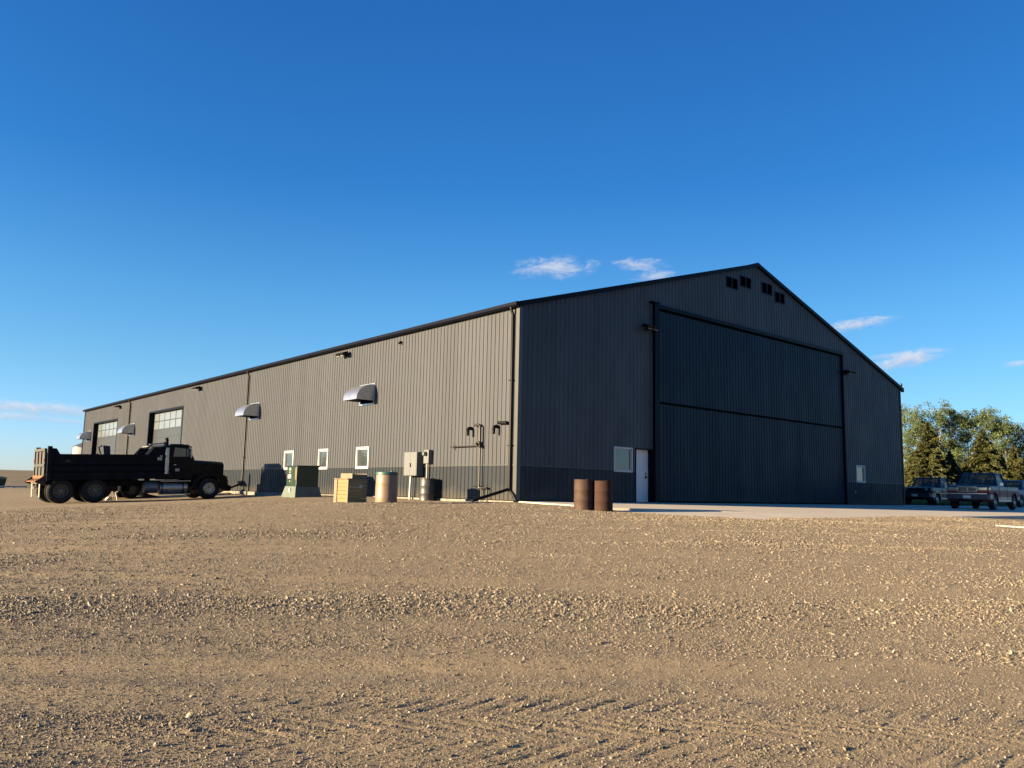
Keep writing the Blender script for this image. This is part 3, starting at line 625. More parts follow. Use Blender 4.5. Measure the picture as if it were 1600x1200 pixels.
# electrical cabinet and meter
mb = MB(); mb.box(-.36, -.02, 5.65, 6.55, .86, 1.80); cab = obj('electrical_cabinet', mb, M['elec'], shed, bevel=.01, label='light grey two-door electrical cabinet on the long wall')
mb = MB(); mb.box(-.37, -.36, 5.67, 6.095, .88, 1.78); mb.box(-.37, -.36, 6.105, 6.53, .88, 1.78); obj('cabinet_door', mb, M['elec'], cab)
mb = MB(); mb.box(-.40, -.37, 6.03, 6.07, 1.2, 1.36); obj('latch', mb, M['black'], cab)
mb = MB(); mb.tube([(-.2, 6.25, .86), (-.2, 6.28, .5), (-.2, 6.3, -.1)], .045, 10); obj('conduit', mb, M['white'], cab, True)
mb = MB(); mb.box(-.22, -.02, 5.05, 5.38, 1.34, 1.88); mt = obj('meter_box', mb, M['elec'], shed, bevel=.01)
mb = MB(); mb.lathe([(0, -.36), (.07, -.36), (.085, -.33), (.09, -.22)], 20, (0, 5.22, 1.72), 'x'); obj('meter_glass', mb, M['cabglass'], mt, True)
mb = MB(); mb.tube([(-.12, 5.25, 1.34), (-.12, 5.25, -.1)], .03, 8); obj('conduit', mb, M['elec'], mt, True)
# gas piping and wall vents
mb = MB(); mb.tube([(-.12, 2.3, 2.72), (-.12, 2.02, 2.72), (-.12, 1.94, 2.66), (-.12, 1.93, 2.0)], .045, 10); mb.tube([(-.12, 1.93, 2.0), (-.12, 1.92, .5)], .028, 8)
gp = obj('gas_pipe', mb, M['pipe'], shed, True)
mb = MB(); mb.tube([(-.12, 1.93, 1.95), (-.12, 3.75, 1.95)], .022, 8); mb.tube([(-.12, 3.6, 1.85), (-.12, 3.6, 2.05)], .02, 8); obj('branch_pipe', mb, M['pipe'], gp, True)
mb = MB(); mb.lathe([(0, -.06), (.11, -.06), (.11, .02), (.07, .06), (0, .06)], 16, (-.14, 1.98, 2.02), 'x'); mb.tube([(-.2, 1.98, 2.02), (-.3, 1.98, 2.02)], .04, 10); mb.box(-.2, -.08, 1.85, 2.0, 1.88, 1.98); obj('regulator', mb, M['pipe'], gp, True)
mb = MB(); mb.tube([(-.12, 1.92, .55), (-.12, 1.92, .42), (-.12, 1.7, .42), (-.12, 1.45, .42)], .04, 8); mb.tube([(-.12, 1.92, .48), (-.12, 2.35, .5)], .018, 8); mb.tube([(-.12, 1.80, .45), (-.14, 1.78, -.1)], .018, 8); mb.tube([(-.12, 1.46, .45), (-.12, 1.46, -.1)], .018, 8); obj('riser', mb, M['pipe'], gp, True)
for y in (2.56, 1.04):
    mb = MB(); mb.tube([(.0, y, 2.60), (-.10, y, 2.62), (-.17, y, 2.60), (-.22, y, 2.54), (-.23, y, 2.34)], .065, 12)
    obj('gooseneck_vent', mb, M['black'], shed, True)
mb = MB(); mb.tube([(-.1, .92, 2.74), (-.1, .45, 2.72)], .06, 10); mb.tube([(.0, .6, 2.73), (-.1, .6, 2.73)], .04, 8); obj('vent_pipe', mb, M['black'], shed, True)

# ------------------------------------------------------------------ drums
def drum(name, label, x, y, r, h, body, lidmat=None, rings=True, group=None, z=None, bulge=False, dark=None):
    z = gz(x, y)-.015 if z is None else z; t_ = thing(name, label, 'barrel', (x, y, z), group=group)
    if bulge: prof = [(0, 0), (r*.95, 0), (r*.97, .02), (r, h*.06), (r*.985, h*.15), (r, h*.17), (r*.985, h*.19), (r*.99, h*.5), (r*.975, h*.62), (r*.99, h*.64), (r*.975, h*.66), (r*.96, h*.9), (r*.95, h*.93)]
    else:
        prof = [(0, 0), (r*.97, 0), (r, .012), (r, .03), (r*.985, .05)]
        for k in (1/3., 2/3.): prof += [(r*.985, h*k-.025), (r*1.012, h*k-.008), (r*1.012, h*k+.008), (r*.985, h*k+.025)]
        prof += [(r*.985, h-.04), (r, h-.02), (r, h), (r*.975, h), (r*.975, h-.02)]
    mb = MB(); mb.lathe(prof, 40); obj('drum_body', mb, body, t_, True)
    mb = MB()
    if lidmat: mb.lathe([(0, h+.01), (r*.9, h+.01), (r*1.0, h-.005), (r*1.03, h-.03), (r*1.03, h-.09), (r*.99, h-.10)], 40); o = obj('lid', mb, lidmat, t_, True)
    else: mb.lathe([(r*.98, h-.02), (0, h-.02)], 40); o = obj('lid', mb, dark or body, t_, True)
    mb = MB(); mb.lathe([(0, .03), (.04, .03), (.045, 0)], 12, (r*.5, 0, h-.02 if not lidmat else h+.01)); obj('bung', mb, body if not lidmat else M['greenlid'], o)
    return t_
drum('steel_drum', 'brown rusty steel drum with worn pale paint, left one of the pair by the apron', -1.25, -4.46, .29, .88, M['rustpaint'], group='rusty drums by the concrete apron', dark=M['rust'])
drum('steel_drum', 'red-brown rusty drum standing right of the pale-streaked one by the apron', -.87, -4.87, .29, .88, M['rust'], group='rusty drums by the concrete apron')
drum('steel_drum', 'grey steel drum under the electrical cabinet against the long wall', -.42, 4.75, .30, .87, M['greydrum'], dark=M['dkdrum'])
drum('plastic_drum', 'large tan barrel with green lid beside the wooden crate', -3.16, 3.3, .385, 1.09, M['tan'], M['greenlid'], bulge=True)

# ------------------------------------------------------------------ wooden crate
cz_ = gz(-6.0, .8)
cr_ = thing('wooden_crate', 'new yellow lumber crate with slatted sides beside the tan barrel', 'crate', (-5.97, .80, cz_))
def boards(x0, x1, y0, y1, z0, z1, n, name, face, m_):
    mb = MB(); h = (z1-z0)/n
    for k in range(n): mb.box(x0, x1, y0, y1, z0+k*h+.004, z0+(k+1)*h-.004)
    return obj(name, mb, m_, cr_, bevel=.003)
bw, bl, bh_ = .32, .41, .70    # half sizes in x and y
boards(-bw, -bw+.02, -bl, bl, .02, bh_, 6, 'side_panel', 'x', M['wood']); boards(bw-.02, bw, -bl, bl, .02, bh_, 6, 'side_panel', 'x', M['wood'])
boards(-bw+.022, bw-.022, -bl, -bl+.02, .02, bh_, 6, 'side_panel', 'y', M['wood']); boards(-bw+.022, bw-.022, bl-.02, bl, .02, bh_, 6, 'side_panel', 'y', M['wood'])
mb = MB()
for x_ in (-bw-.022, ):
    for y_ in (-bl+.0, bl-.13, -.06): mb.box(x_, x_+.02, y_, y_+.12 if y_ != -.06 else y_+.0, .0, bh_)
mb = MB(); mb.box(-bw-.024, -bw-.002, bl-.16, bl+.02, 0, bh_-.01); mb.box(-bw-.024, -bw-.002, -bl-.02, -bl+.06, 0, bh_-.01); obj('corner_post', mb, M['wood2'], cr_, bevel=.003, split=True)
mb = MB()
for k in range(6): y_ = -bl-.02+k*(2*bl+.04)/6; mb.box(-bw-.05+.012*(k % 2), bw+.03+.03*((k*7) % 3), y_+.004, y_+(2*bl+.04)/6-.004, bh_+.002, bh_+.024+.006*(k % 2))
obj('lid', mb, M['wood2'], cr_, bevel=.003)
mb = MB(); mb.box(.05, .15, -bl-.004, -bl-.001, .44, .54); obj('shipping_label', mb, M['sticker'], cr_)
bx_ = thing('wooden_box', 'short pale plank box lying on top of the crate', 'box', (-5.86, .86, cz_+bh_+.032))
mb = MB(); mb.box(-.24, .24, -.34, .34, 0, .055); mb.box(-.23, .23, -.33, .33, .06, .13); obj('planks', mb, M['wood'], bx_, bevel=.005)
mb = MB(); mb.box(-.25, -.242, -.35, .35, .0, .15); mb.box(.25, .242, -.35, .35, .0, .15); obj('end_board', mb, M['wood2'], bx_, split=True)

# ------------------------------------------------------------------ pad transformer
tx, ty = -2.72, 10.72; tz = gz(tx, ty)
tr_ = thing('pad_transformer', 'dark green electrical transformer cabinet on a pale green base pad', 'transformer', (tx, ty, tz-.02))
def taper(x0, y0, z0, x1, y1, z1): return MB().hexa([(-x0, -y0, z0), (x0, -y0, z0), (x0, y0, z0), (-x0, y0, z0), (-x1, -y1, z1), (x1, -y1, z1), (x1, y1, z1), (-x1, y1, z1)])
obj('base_pad', taper(.62, .66, 0, .53, .50, .47), M['tpad'], tr_, bevel=.01)
obj('cabinet', taper(.50, .46, .47, .50, .46, 1.30), M['tgreen'], tr_, bevel=.012)
mb = MB(); mb.hexa([(-.54, -.49, 1.30), (.53, -.49, 1.30), (.53, .49, 1.30), (-.54, .49, 1.30), (-.54, -.49, 1.33), (.53, -.49, 1.36), (.53, .49, 1.36), (-.54, .49, 1.33)]); obj('cap', mb, M['tgreen'], tr_, bevel=.006)
mb = MB(); mb.box(-.512, -.5, -.05, .40, .52, 1.26); d = obj('hatch', mb, M['tgreen'], tr_, bevel=.004)
mb = MB(); mb.box(-.516, -.513, .02, .32, .80, .96); mb.box(-.516, -.513, .05, .2, 1.13, 1.24); mb.box(-.516, -.513, .10, .18, 1.02, 1.08); mb.box(-.516, -.513, .08, .16, .66, .70); obj('warning_sticker', mb, M['sticker'], d)
mb = MB(); mb.box(-.518, -.5165, .20, .30, .86, .94); obj('warning_sticker', mb, M['stickerred'], d)
mb = MB(); mb.box(-.506, -.5005, -.42, -.35, .75, 1.25); obj('reflective_strip', mb, M['yellow'], tr_)
mb = MB(); mb.lathe([(0, 0), (.10, 0), (.10, .012)], 20, (0, 0, 0)); 
mb = MB(); mb.lathe([(0, -.595), (.09, -.595), (.095, -.57)], 18, (0, -.05, .30), 'x'); obj('pad_plug', mb, M['sticker'], tr_)

# ------------------------------------------------------------------ wheels
def wheel(parent, x, y, z, r, wd, side, rimmat, ratio=.56, dish=.08, name='wheel', holes=10):
    """side = -1 faces -y, +1 faces +y ; returns the tyre with the rim as a sub-part"""
    s = side; mb = MB(); prof = [(r*ratio, 0), (r*.66, -.01), (r*.82, -.015), (r*.95, .02), (r, .06), (r, wd-.06), (r*.95, wd-.02), (r*.82, wd+.01), (r*ratio, wd)]
    mb.lathe([(a, -s*(-b)*1 if 0 else -s*b) for a, b in prof], 40, (0, 0, 0), 'y')
    nl = 44
    for k in range(nl):
        a = 2*math.pi*k/nl; ca, sa = math.cos(a), math.sin(a); c2, s2 = math.cos(a+.08), math.sin(a+.08); r1 = r+.008; P = []
        for rr_ in (r-.01, r1):
            P += [(rr_*ca, -s*.03, rr_*sa), (rr_*c2, -s*.03, rr_*s2), (rr_*c2, -s*(wd-.03), rr_*s2), (rr_*ca, -s*(wd-.03), rr_*sa)]
        mb.hexa(P)
    t_ = obj(name, mb, M['rubber'], parent, True, loc=(x, y, z))
    mb = MB(); R1 = r*ratio
    mb.lathe([(a, -s*b) for a, b in [(R1*1.0, -.005), (R1*.97, -.015), (R1*.92, .0), (R1*.88, dish), (R1*.5, dish), (R1*.42, dish*.6), (R1*.28, dish*.5), (R1*.26, dish*.1), (0, dish*.05)]], 32, (0, 0, 0), 'y')
    for k in range(holes):
        a = 2*math.pi*k/holes; mb.tube([(R1*.72*math.cos(a), -s*(dish-.006), R1*.72*math.sin(a)), (R1*.72*math.cos(a), -s*(dish-.003), R1*.72*math.sin(a))], R1*.10, 8)
    o = obj('rim', mb, rimmat, t_, True); o.data.materials.append(M['gvent'])
    for f_ in o.data.polygons:
        c_ = f_.center
        if R1*.56 < math.hypot(c_.x, c_.z) < R1*.86 and abs(c_.y+s*dish) > .0015: f_.material_index = 1
    return t_

# ------------------------------------------------------------------ dump truck (local: x forward, tandem centre at 0, near side -y)
TP = math.atan(.037)
tk = thing('dump_truck', 'black tandem dump truck with conventional cab parked nose to the long wall', 'truck', (-9.2, 21.25, -.63), (0, -TP, 0))
for x_ in (-.71, .71):
    for s_ in (-1, 1):
        wheel(tk, x_, s_*1.22, .55, .55, .27, s_, M['rim'], dish=.13); wheel(tk, x_, s_*.92, .55, .55, .27, s_, M['rim'], dish=.02)
for s_ in (-1, 1): wheel(tk, 6.0, s_*1.20, .55, .53, .27, s_, M['alu'], dish=-.01)
mb = MB(); mb.box(-1.4, 6.6, -.42, -.34, .72, .98); mb.box(-1.4, 6.6, .34, .42, .72, .98)
for x_ in (-1.3, 0, 2, 3.6, 5.2): mb.box(x_, x_+.1, -.34, .34, .75, .95)
for x_ in (-.71, .71, 6.0): mb.tube([(x_, -1.0, .55), (x_, 1.0, .55)], .09, 10); mb.lathe([(0, -.2), (.2, -.15), (.24, 0), (.2, .15), (0, .2)], 16, (x_, 0, .55), 'x')
mb.box(-.9, .9, -.62, -.5, .5, .62); mb.box(-.9, .9, .5, .62, .5, .62); mb.box(-.3, 2.6, -.3, .3, .98, 1.08)
obj('chassis', mb, M['bedblack'], tk)
# dump body
mb = MB(); BX0, BX1, BT = -1.30, 3.72, 2.22
for s_ in (-1, 1):
    y0, y1 = s_*1.18, s_*1.22
    mb.prism([(BX0, 1.12), (BX1, 1.12), (BX1, BT), (-.80, BT), (-.95, BT+.26), (-1.10, BT+.27), (-1.16, BT+.34), (BX0-.0, BT+.36)], y0, y1)
mb.box(BX0, BX1, -1.18, 1.18, 1.08, 1.14); mb.box(BX1-.05, BX1, -1.18, 1.18, 1.14, BT+.42)
body = obj('dump_body', mb, M['bedblack'], tk)
mb = MB()
for s_ in (-1, 1):
    o0, o1 = s_*1.222, s_*1.30
    mb.box(BX0+.14, BX1, o0, o1, BT-.13, BT+.01); mb.box(BX0, BX1, o0, o1+.0, 1.06, 1.16)
    for z_ in (1.42, 1.72): mb.prism([(z_-.04, 0), (z_+.04, 0), (z_+.015, .05), (z_-.015, .05)], BX0+.1, BX1, 'x') if 0 else mb.hexa([(BX0+.15, o0, z_-.05), (BX1, o0, z_-.05), (BX1, o0, z_+.05), (BX0+.15, o0, z_+.05), (BX0+.15, o1-s_*.03, z_-.01), (BX1, o1-s_*.03, z_-.01), (BX1, o1-s_*.03, z_+.01), (BX0+.15, o1-s_*.03, z_+.01)])
    mb.box(BX0-.02, BX0+.16, o0, o1+s_*.02, 1.0, BT+.36)
obj('side_rail', mb, M['bedblack'], body, bevel=.006)
mb = MB(); mb.poly([(-.62, -1.2235, 1.86), (-.32, -1.2235, 1.86), (-.47, -1.2235, 2.03)]); obj('reflector_triangle', mb, M['darkrust'], body)
mb = MB(); mb.box(3.40, 3.62, -1.307, -1.302, 1.96, 2.10); mb.box(3.52, 3.64, -1.307, -1.302, 2.13, 2.19) ; obj('number_plate', mb, M['sticker'], body)
# headboard, cab shield, braces
mb = MB(); mb.hexa([(3.67, -1.2, BT+.02), (3.72, -1.2, BT+.02), (3.72, 1.2, BT+.02), (3.67, 1.2, BT+.02), (3.85, -1.2, 2.74), (3.90, -1.2, 2.74), (3.90, 1.2, 2.74), (3.85, 1.2, 2.74)])
mb.prism([(2.95, BT), (3.66, BT), (3.84, 2.60), (3.25, 2.60)], -1.20, -1.16); mb.prism([(2.95, BT), (3.66, BT), (3.84, 2.60), (3.25, 2.60)], 1.16, 1.20)
obj('headboard', mb, M['bedblack'], body, bevel=.005)
mb = MB(); mb.hexa([(2.80, -1.26, BT), (2.98, -1.26, BT), (2.98, -1.21, BT), (2.80, -1.21, BT), (3.12, -1.26, 2.60), (3.26, -1.26, 2.60), (3.26, -1.21, 2.60), (3.12, -1.21, 2.60)]); obj('side_brace', mb, M['beige'], body)
mb = MB(); mb.hexa([(2.45, -1.2, BT-.02), (2.78, -1.2, BT-.02), (2.78, -1.14, BT-.02), (2.45, -1.14, BT-.02), (2.60, -1.2, 2.55), (2.92, -1.2, 2.55), (2.92, -1.14, 2.55), (2.60, -1.14, 2.55)]); obj('tarp_arm', mb, M['bedblack'], body)
mb = MB(); mb.tube([(3.05, -1.1, 2.72), (3.75, -1.1, 2.80)], .04, 10); mb.box(3.0, 3.72, -1.12, -.2, 2.62, 2.66); tb = obj('tarp_roller', mb, M['alu'], body, True)
mb = MB(); mb.box(3.74, 3.80, -1.16, -1.08, 2.2, 2.86); obj('tarp_post', mb, M['tblack'], body)
# tailgate
mb = MB(); mb.box(-1.36, -1.31, -1.12, 1.12, 1.14, BT+.25); tg = obj('tailgate', mb, M['tailgate'], body)
mb = MB(); mb.box(-1.42, -1.36, -1.14, 1.14, BT+.14, BT+.27); mb.box(-1.42, -1.36, -1.14, 1.14, 1.66, 1.78)
for y_ in (-1.14, -.35, .35, 1.06): mb.box(-1.41, -1.36, y_, y_+.08, 1.14, BT+.14)
obj('tailgate_rib', mb, M['tailgate'], tg, bevel=.004)
mb = MB(); mb.box(-1.44, -1.36, -1.12, 1.12, 1.12, 1.26); obj('tailgate_foot', mb, M['rustorange'], tg)
mb = MB(); mb.prism([(-1.38, 1.10), (-1.38, 1.06), (-1.72, .98), (-1.72, 1.02)], -1.05, 1.05); obj('spreader_apron', mb, M['rustorange'], body)
mb = MB()
for s_ in (-1, 1): mb.prism([(-1.33, 1.30), (-1.75, 1.00), (-1.72, .94), (-1.33, .80)], s_*1.16, s_*1.20)
obj('apron_cheek', mb, M['darkrust'], body)
for s_ in (-.95, .72):
    mb = MB(); mb.box(-1.50, -1.485, s_-.0, s_+.26, .28, .92) ; obj('mud_flap', mb, M['flap'], tk)
mb = MB(); mb.box(-1.50, -1.44, -1.1, 1.1, .90, .97); obj('flap_bar', mb, M['flap'], tk)
for y_ in (-1.16, 1.10): mb = MB(); mb.box(-1.45, -1.43, y_, y_+.08, 1.9, 2.0); obj('tail_light', mb, M['stickerred'], tk)
# cab
mb = MB(); CT = 2.78
mb.prism([(3.98, 1.0), (5.30, 1.0), (5.30, 2.02), (5.02, 2.62), (4.98, 2.70), (4.7, CT), (4.15, CT+.0), (3.98, 2.66)], -.98, .98)
cabo = obj('cab', mb, M['tblack'], tk, bevel=.05)
mb = MB(); mb.prism([(4.92, 2.70), (5.16, 2.60), (5.17, 2.64), (4.92, 2.77)], -.95, .95); obj('sun_visor', mb, M['tblack'], cabo)
mb = MB(); mb.prism([(4.25, 2.15), (4.86, 2.15), (4.86, 2.55), (4.32, 2.60)], -.988, -.983); obj('side_window', mb, M['cabglass'], cabo)
mb = MB(); mb.prism([(4.90, 2.15), (5.14, 2.15), (4.97, 2.55), (4.90, 2.55)], -.988, -.983); obj('quarter_window', mb, M['cabglass'], cabo)
mb = MB(); mb.hexa([(5.315, -.88, 2.04), (5.32, -.88, 2.04), (5.32, .88, 2.04), (5.315, .88, 2.04), (5.05, -.84, 2.58), (5.06, -.84, 2.60), (5.06, .84, 2.60), (5.05, .84, 2.58)]); obj('windshield', mb, M['cabglass'], cabo)
mb = MB(); mb.box(4.22, 4.9, -.992, -.984, 1.05, 2.12) ; dd = obj('door', mb, M['tblack'], cabo, bevel=.004)
mb = MB(); mb.box(4.28, 4.40, -1.0, -.992, 1.72, 1.76); obj('handle', mb, M['chrome'], dd)
mb = MB(); mb.box(4.36, 4.56, -.998, -.993, 1.42, 1.56); obj('door_sign', mb, M['sticker'], dd)
for s_ in (-1, 1):
    mb = MB(); mb.box(5.02, 5.08, s_*1.14-.09, s_*1.14+.09, 2.08, 2.55); o = obj('mirror', mb, M['chrome'], cabo, bevel=.01)
    mb = MB(); mb.tube([(5.05, s_*.98, 2.58), (5.05, s_*1.14, 2.57)], .012, 6); mb.tube([(5.05, s_*.98, 2.05), (5.05, s_*1.14, 2.06)], .012, 6); obj('bracket', mb, M['chrome'], o)
# hood and fenders
mb = MB()
sec = [(5.30, .95, 2.0, 1.05), (5.9, .90, 1.96, .98), (6.5, .84, 1.93, .95), (6.86, .80, 1.895, .92)]
for k in range(len(sec)-1):
    (xa, wa, za, ba), (xb, wb, zb_, bb) = sec[k], sec[k+1]
    ra = [(-wa, ba), (-wa, za-.16), (-wa*.8, za-.02), (-wa*.4, za), (wa*.4, za), (wa*.8, za-.02), (wa, za-.16), (wa, ba)]; rb = [(-wb, bb), (-wb, zb_-.16), (-wb*.8, zb_-.02), (-wb*.4, zb_), (wb*.4, zb_), (wb*.8, zb_-.02), (wb, zb_-.16), (wb, bb)]
    for q in range(7): mb.poly([(xa, *ra[q]), (xb, *rb[q]), (xb, *rb[q+1]), (xa, *ra[q+1])])
mb.poly([(6.86, -.8, .92), (6.86, -.8, 1.735), (6.86, -.64, 1.875), (6.86, -.32, 1.895), (6.86, .32, 1.895), (6.86, .64, 1.875), (6.86, .8, 1.735), (6.86, .8, .92)])
hood = obj('hood', mb, M['tblack'], tk, True)
mb = MB(); mb.box(6.865, 6.90, -.52, .52, 1.0, 1.72)
for k in range(9): mb.box(6.90, 6.915, -.50+k*.125-.01, -.50+k*.125+.01, 1.02, 1.70)
obj('grille', mb, M['chrome'], hood)
mb = MB(); mb.box(5.72, 5.94, -.945, -.925, 1.62, 1.78); obj('side_vent', mb, M['bedblack'], hood)
for s_ in (-1, 1):
    mb = MB(); fp = [(5.25, 1.06)]
    arch = [(6.0+.68*math.cos(a), .55+.66*math.sin(a)) for a in [math.pi*k/14 for k in range(14, -1, -1)]]
    outer = [(5.12, .62), (5.20, .95), (5.45, 1.24), (5.75, 1.32), (6.3, 1.32), (6.62, 1.28), (6.86, 1.15), (6.96, .95), (6.96, .5), (6.72, .5)]
    inner = [(6.0+.63*math.cos(a), .55+.62*math.sin(a)) for a in [math.pi*k/14*.99 for k in range(0, 15)]]
    mb.prism(outer+inner, s_*.80, s_*1.20)
    o = obj('fender', mb, M['tblack'], tk, bevel=.012)
    mb = MB(); mb.box(6.90, 6.99, s_*.72-.13, s_*.72+.13, 1.0, 1.16); hl = obj('headlight', mb, M['cabglass'], tk, bevel=.01)
    mb = MB(); mb.box(6.93, 6.99, s_*1.0-.06, s_*1.0+.06, 1.04, 1.14); obj('turn_signal', mb, M['amber'], tk)
mb = MB(); mb.prism([(7.0, .38), (7.12, .40), (7.14, .62), (7.10, .68), (7.0, .70)], -1.18, 1.18); obj('front_bumper', mb, M['tblack'], tk, bevel=.01)
# stack, tanks, steps
mb = MB(); mb.tube([(3.90, -1.06, 1.0), (3.90, -1.06, 2.74)], .06, 12); mb.tube([(3.90, -1.06, 2.7), (3.90, -1.06, 2.98), (3.86, -1.06, 3.06)], [.075, .075, .09], 12); stk = obj('exhaust_stack', mb, M['tblack'], tk, True)
mb = MB(); mb.tube([(3.90, -1.08, 1.30), (3.90, -1.08, 2.58)], .135, 20); obj('heat_shield', mb, M['chrome'], stk, True)
mb = MB(); mb.lathe([(0, 0), (.26, 0), (.28, .02), (.28, .60), (.26, .62), (0, .62)], 24, (2.92, -.92, .66), 'x'); obj('air_tank', mb, M['tank'], tk, True)
mb = MB(); mb.lathe([(0, 0), (.27, 0), (.29, .02), (.29, 1.30), (.27, 1.32), (0, 1.32)], 24, (3.64, -.88, .60), 'x'); ft = obj('fuel_tank', mb, M['alu'], tk, True)
mb = MB(); mb.box(3.7, 3.74, -1.18, -.6, .3, .92); mb.box(4.7, 4.74, -1.18, -.6, .3, .92); obj('tank_strap', mb, M['black'], ft)
mb = MB(); mb.box(3.62, 5.08, -1.20, -.70, .92, .96); mb.box(3.62, 5.05, -1.24, -1.0, .28, .32); obj('running_board', mb, M['alu'], tk)
mb = MB(); mb.box(2.3, 2.7, .55, 1.1, .45, .9); mb.tube([(3.6, .88, .6), (5.0, .88, .6)], .28, 16); obj('battery_box', mb, M['bedblack'], tk)

# ------------------------------------------------------------------ loader behind the truck
lz = gz(-6, 25.5)
ld = thing('skid_loader', 'dark compact loader with raised arms mostly hidden behind the dump truck', 'loader', (-6.3, 25.6, lz))
for x_ in (-.75, .65):
    for s_ in (-1, 1): wheel(ld, x_, s_*.92, .45, .45, .3, s_, M['rim'], dish=.05)
mb = MB(); mb.prism([(-1.35, .35), (1.15, .35), (1.3, .7), (.9, 1.2), (-.6, 1.3), (-1.45, 1.2), (-1.5, .6)], -.58, .58); obj('body', mb, M['loader'], ld, bevel=.03)
mb = MB()
for s_ in (-1, 1):
    for x_ in (-.45, .75): mb.box(x_, x_+.07, s_*.48-.03, s_*.48+.03, 1.2, 2.0)
mb.box(-.5, .85, -.54, .54, 2.0, 2.06); obj('cage', mb, M['loader'], ld, bevel=.01)
mb = MB(); mb.box(-.35, .2, -.28, .28, 1.2, 1.35); mb.box(-.4, -.3, -.28, .28, 1.3, 1.8); obj('seat', mb, M['black'], ld)
for s_ in (-1,):
    mb = MB(); mb.hexa([(-1.42, s_*.7-.06, 1.35), (-1.20, s_*.7-.06, 1.25), (-1.20, s_*.7+.06, 1.25), (-1.42, s_*.7+.06, 1.35), (-.98, s_*.7-.06, 2.72), (-.62, s_*.7-.06, 2.72), (-.62, s_*.7+.06, 2.72), (-.98, s_*.7+.06, 2.72)])
    mb = MB(); mb.prism([(-.62, 1.15), (-.36, 1.1), (-.52, 2.72), (-.86, 2.74)], s_*.7-.06, s_*.7+.06)
    ar = obj('lift_arm', mb, M['loader'], ld, bevel=.01)
    mb = MB(); mb.tube([(-.68, s_*.7, 1.3), (-.92, s_*.7, 2.3)], .035, 10); obj('hydraulic_ram', mb, M['rock'], ar, True)
    mb = MB(); mb.tube([(-.95, s_*.7, 2.3), (-1.05, s_*.7, 2.62), (-.9, s_*.7, 2.72)], .04, 8); mb.tube([(-1.1, s_*.7, 2.3), (-1.05, s_*.7, 2.15), (-.98, s_*.7, 2.2)], .05, 8); obj('hose', mb, M['black'], ar, True)
mb = MB(); mb.prism([(1.3, .12), (2.1, .08), (2.1, .12), (1.5, .25), (1.38, .7), (1.3, .75)], -.95, .95); obj('bucket', mb, M['loader'], ld)

# white scraps lying on the gravel behind the truck
for k, (x_, y_, sx_, sy_, sz_, lab) in enumerate([(-7.6, 22.8, .12, .1, .09, 'small white block on the gravel seen under the truck, leftmost scrap'), (-7.1, 23.2, .16, .09, .13, 'white wedge-shaped scrap on the gravel seen under the truck')]):
    mb = MB(); mb.hexa([(-sx_, -sy_, 0), (sx_, -sy_, 0), (sx_*.9, sy_, 0), (-sx_, sy_, 0), (-sx_*(.9 if k == 0 else .1), -sy_, sz_*1.5), (sx_, -sy_*.8, sz_*1.6), (sx_*.8, sy_*.8, sz_*1.5), (-sx_*.6, sy_*.8, sz_*1.2)])
    tag(obj('white_scrap', mb, M['rock'], bevel=.01, loc=(x_, y_, gz(x_, y_)-.01)), lab, 'scrap', 'white scraps behind the truck')
mb = MB(); mb.tube([(0, 0, 0), (-.05, 0, .2), (-.12, 0, .38), (-.02, 0, .42)], .04, 8); tag(obj('bent_pipe', mb, M['rock'], None, True, loc=(-6.75, 22.9, gz(-6.75, 22.9))), 'short bent white pipe standing on the gravel seen under the truck', 'pipe')

# ------------------------------------------------------------------ far left things
bp = (16.95, 135.0); bz = float(base_z(np.array([bp[0]]), np.array([bp[1]]))[0])
gb = thing('grain_bin', 'white corrugated grain bin with grey cone roof behind the far end of the shed', 'grain bin', (bp[0], bp[1], bz))
M['binwall'] = mat('bin_white', (.30, .33, .37), .45, .2, .08, 2)
mb = MB(); pr = []; z_ = 0
while z_ < 7.0: pr += [(2.3, z_), (2.33, z_+.05)]; z_ += .1
mb.lathe(pr, 48); obj('bin_wall', mb, M['binwall'], gb, True)
mb = MB(); mb.lathe([(2.45, 6.95), (2.45, 7.0), (.35, 8.15), (.35, 8.35), (0, 8.4)], 48); rf = obj('roof', mb, M['tank'], gb, True)
mb = MB(); 
for s_ in (-.2, .2): mb.tube([(-2.4, s_, .3), (-2.4, s_, 7.0)], .02, 6)
for k in range(20): mb.tube([(-2.4, -.2, .5+k*.32), (-2.4, .2, .5+k*.32)], .015, 6)
obj('ladder', mb, M['galv'], gb)
gx, gy = -1.95, 92.0; g0 = float(base_z(np.array([gx]), np.array([gy]))[0])
M['dumpster'] = mat('dumpster_green', (.004, .028, .022), .4, 0, .15, 2)
db = thing('dumpster', 'dark green steel dumpster at the far left edge of the yard', 'dumpster', (gx-.6, gy, g0), (0, 0, R(12)))
mb = MB(); mb.hexa([(-1.2, -.6, .12), (1.0, -.6, .12), (1.0, .6, .12), (-1.2, .6, .12), (-1.35, -.75, 1.15), (1.15, -.75, 1.15), (1.15, .75, 1.15), (-1.35, .75, 1.15)]); obj('bin_body', mb, M['dumpster'], db, bevel=.02)
mb = MB(); mb.hexa([(-1.4, -.8, 1.17), (1.2, -.8, 1.17), (1.2, .8, 1.17), (-1.4, .8, 1.17), (-1.4, -.8, 1.22), (1.2, -.8, 1.22), (1.2, .8, 1.36), (-1.4, .8, 1.36)]); obj('lid', mb, M['black'], db)
mb = MB(); mb.box(-1.5, 1.3, -.05, .05, .75, .87); 
for s_ in (-1, 1): mb.box(-1.25, 1.05, s_*.5-.06, s_*.5+.06, 0, .12)
obj('fork_pocket', mb, M['dumpster'], db)
mb = MB(); yb = 84.5; zb0 = float(base_z(np.array([-1.5]), np.array([yb]))[0]); mb.box(-8, 0, -.1, .1, .10, .26)
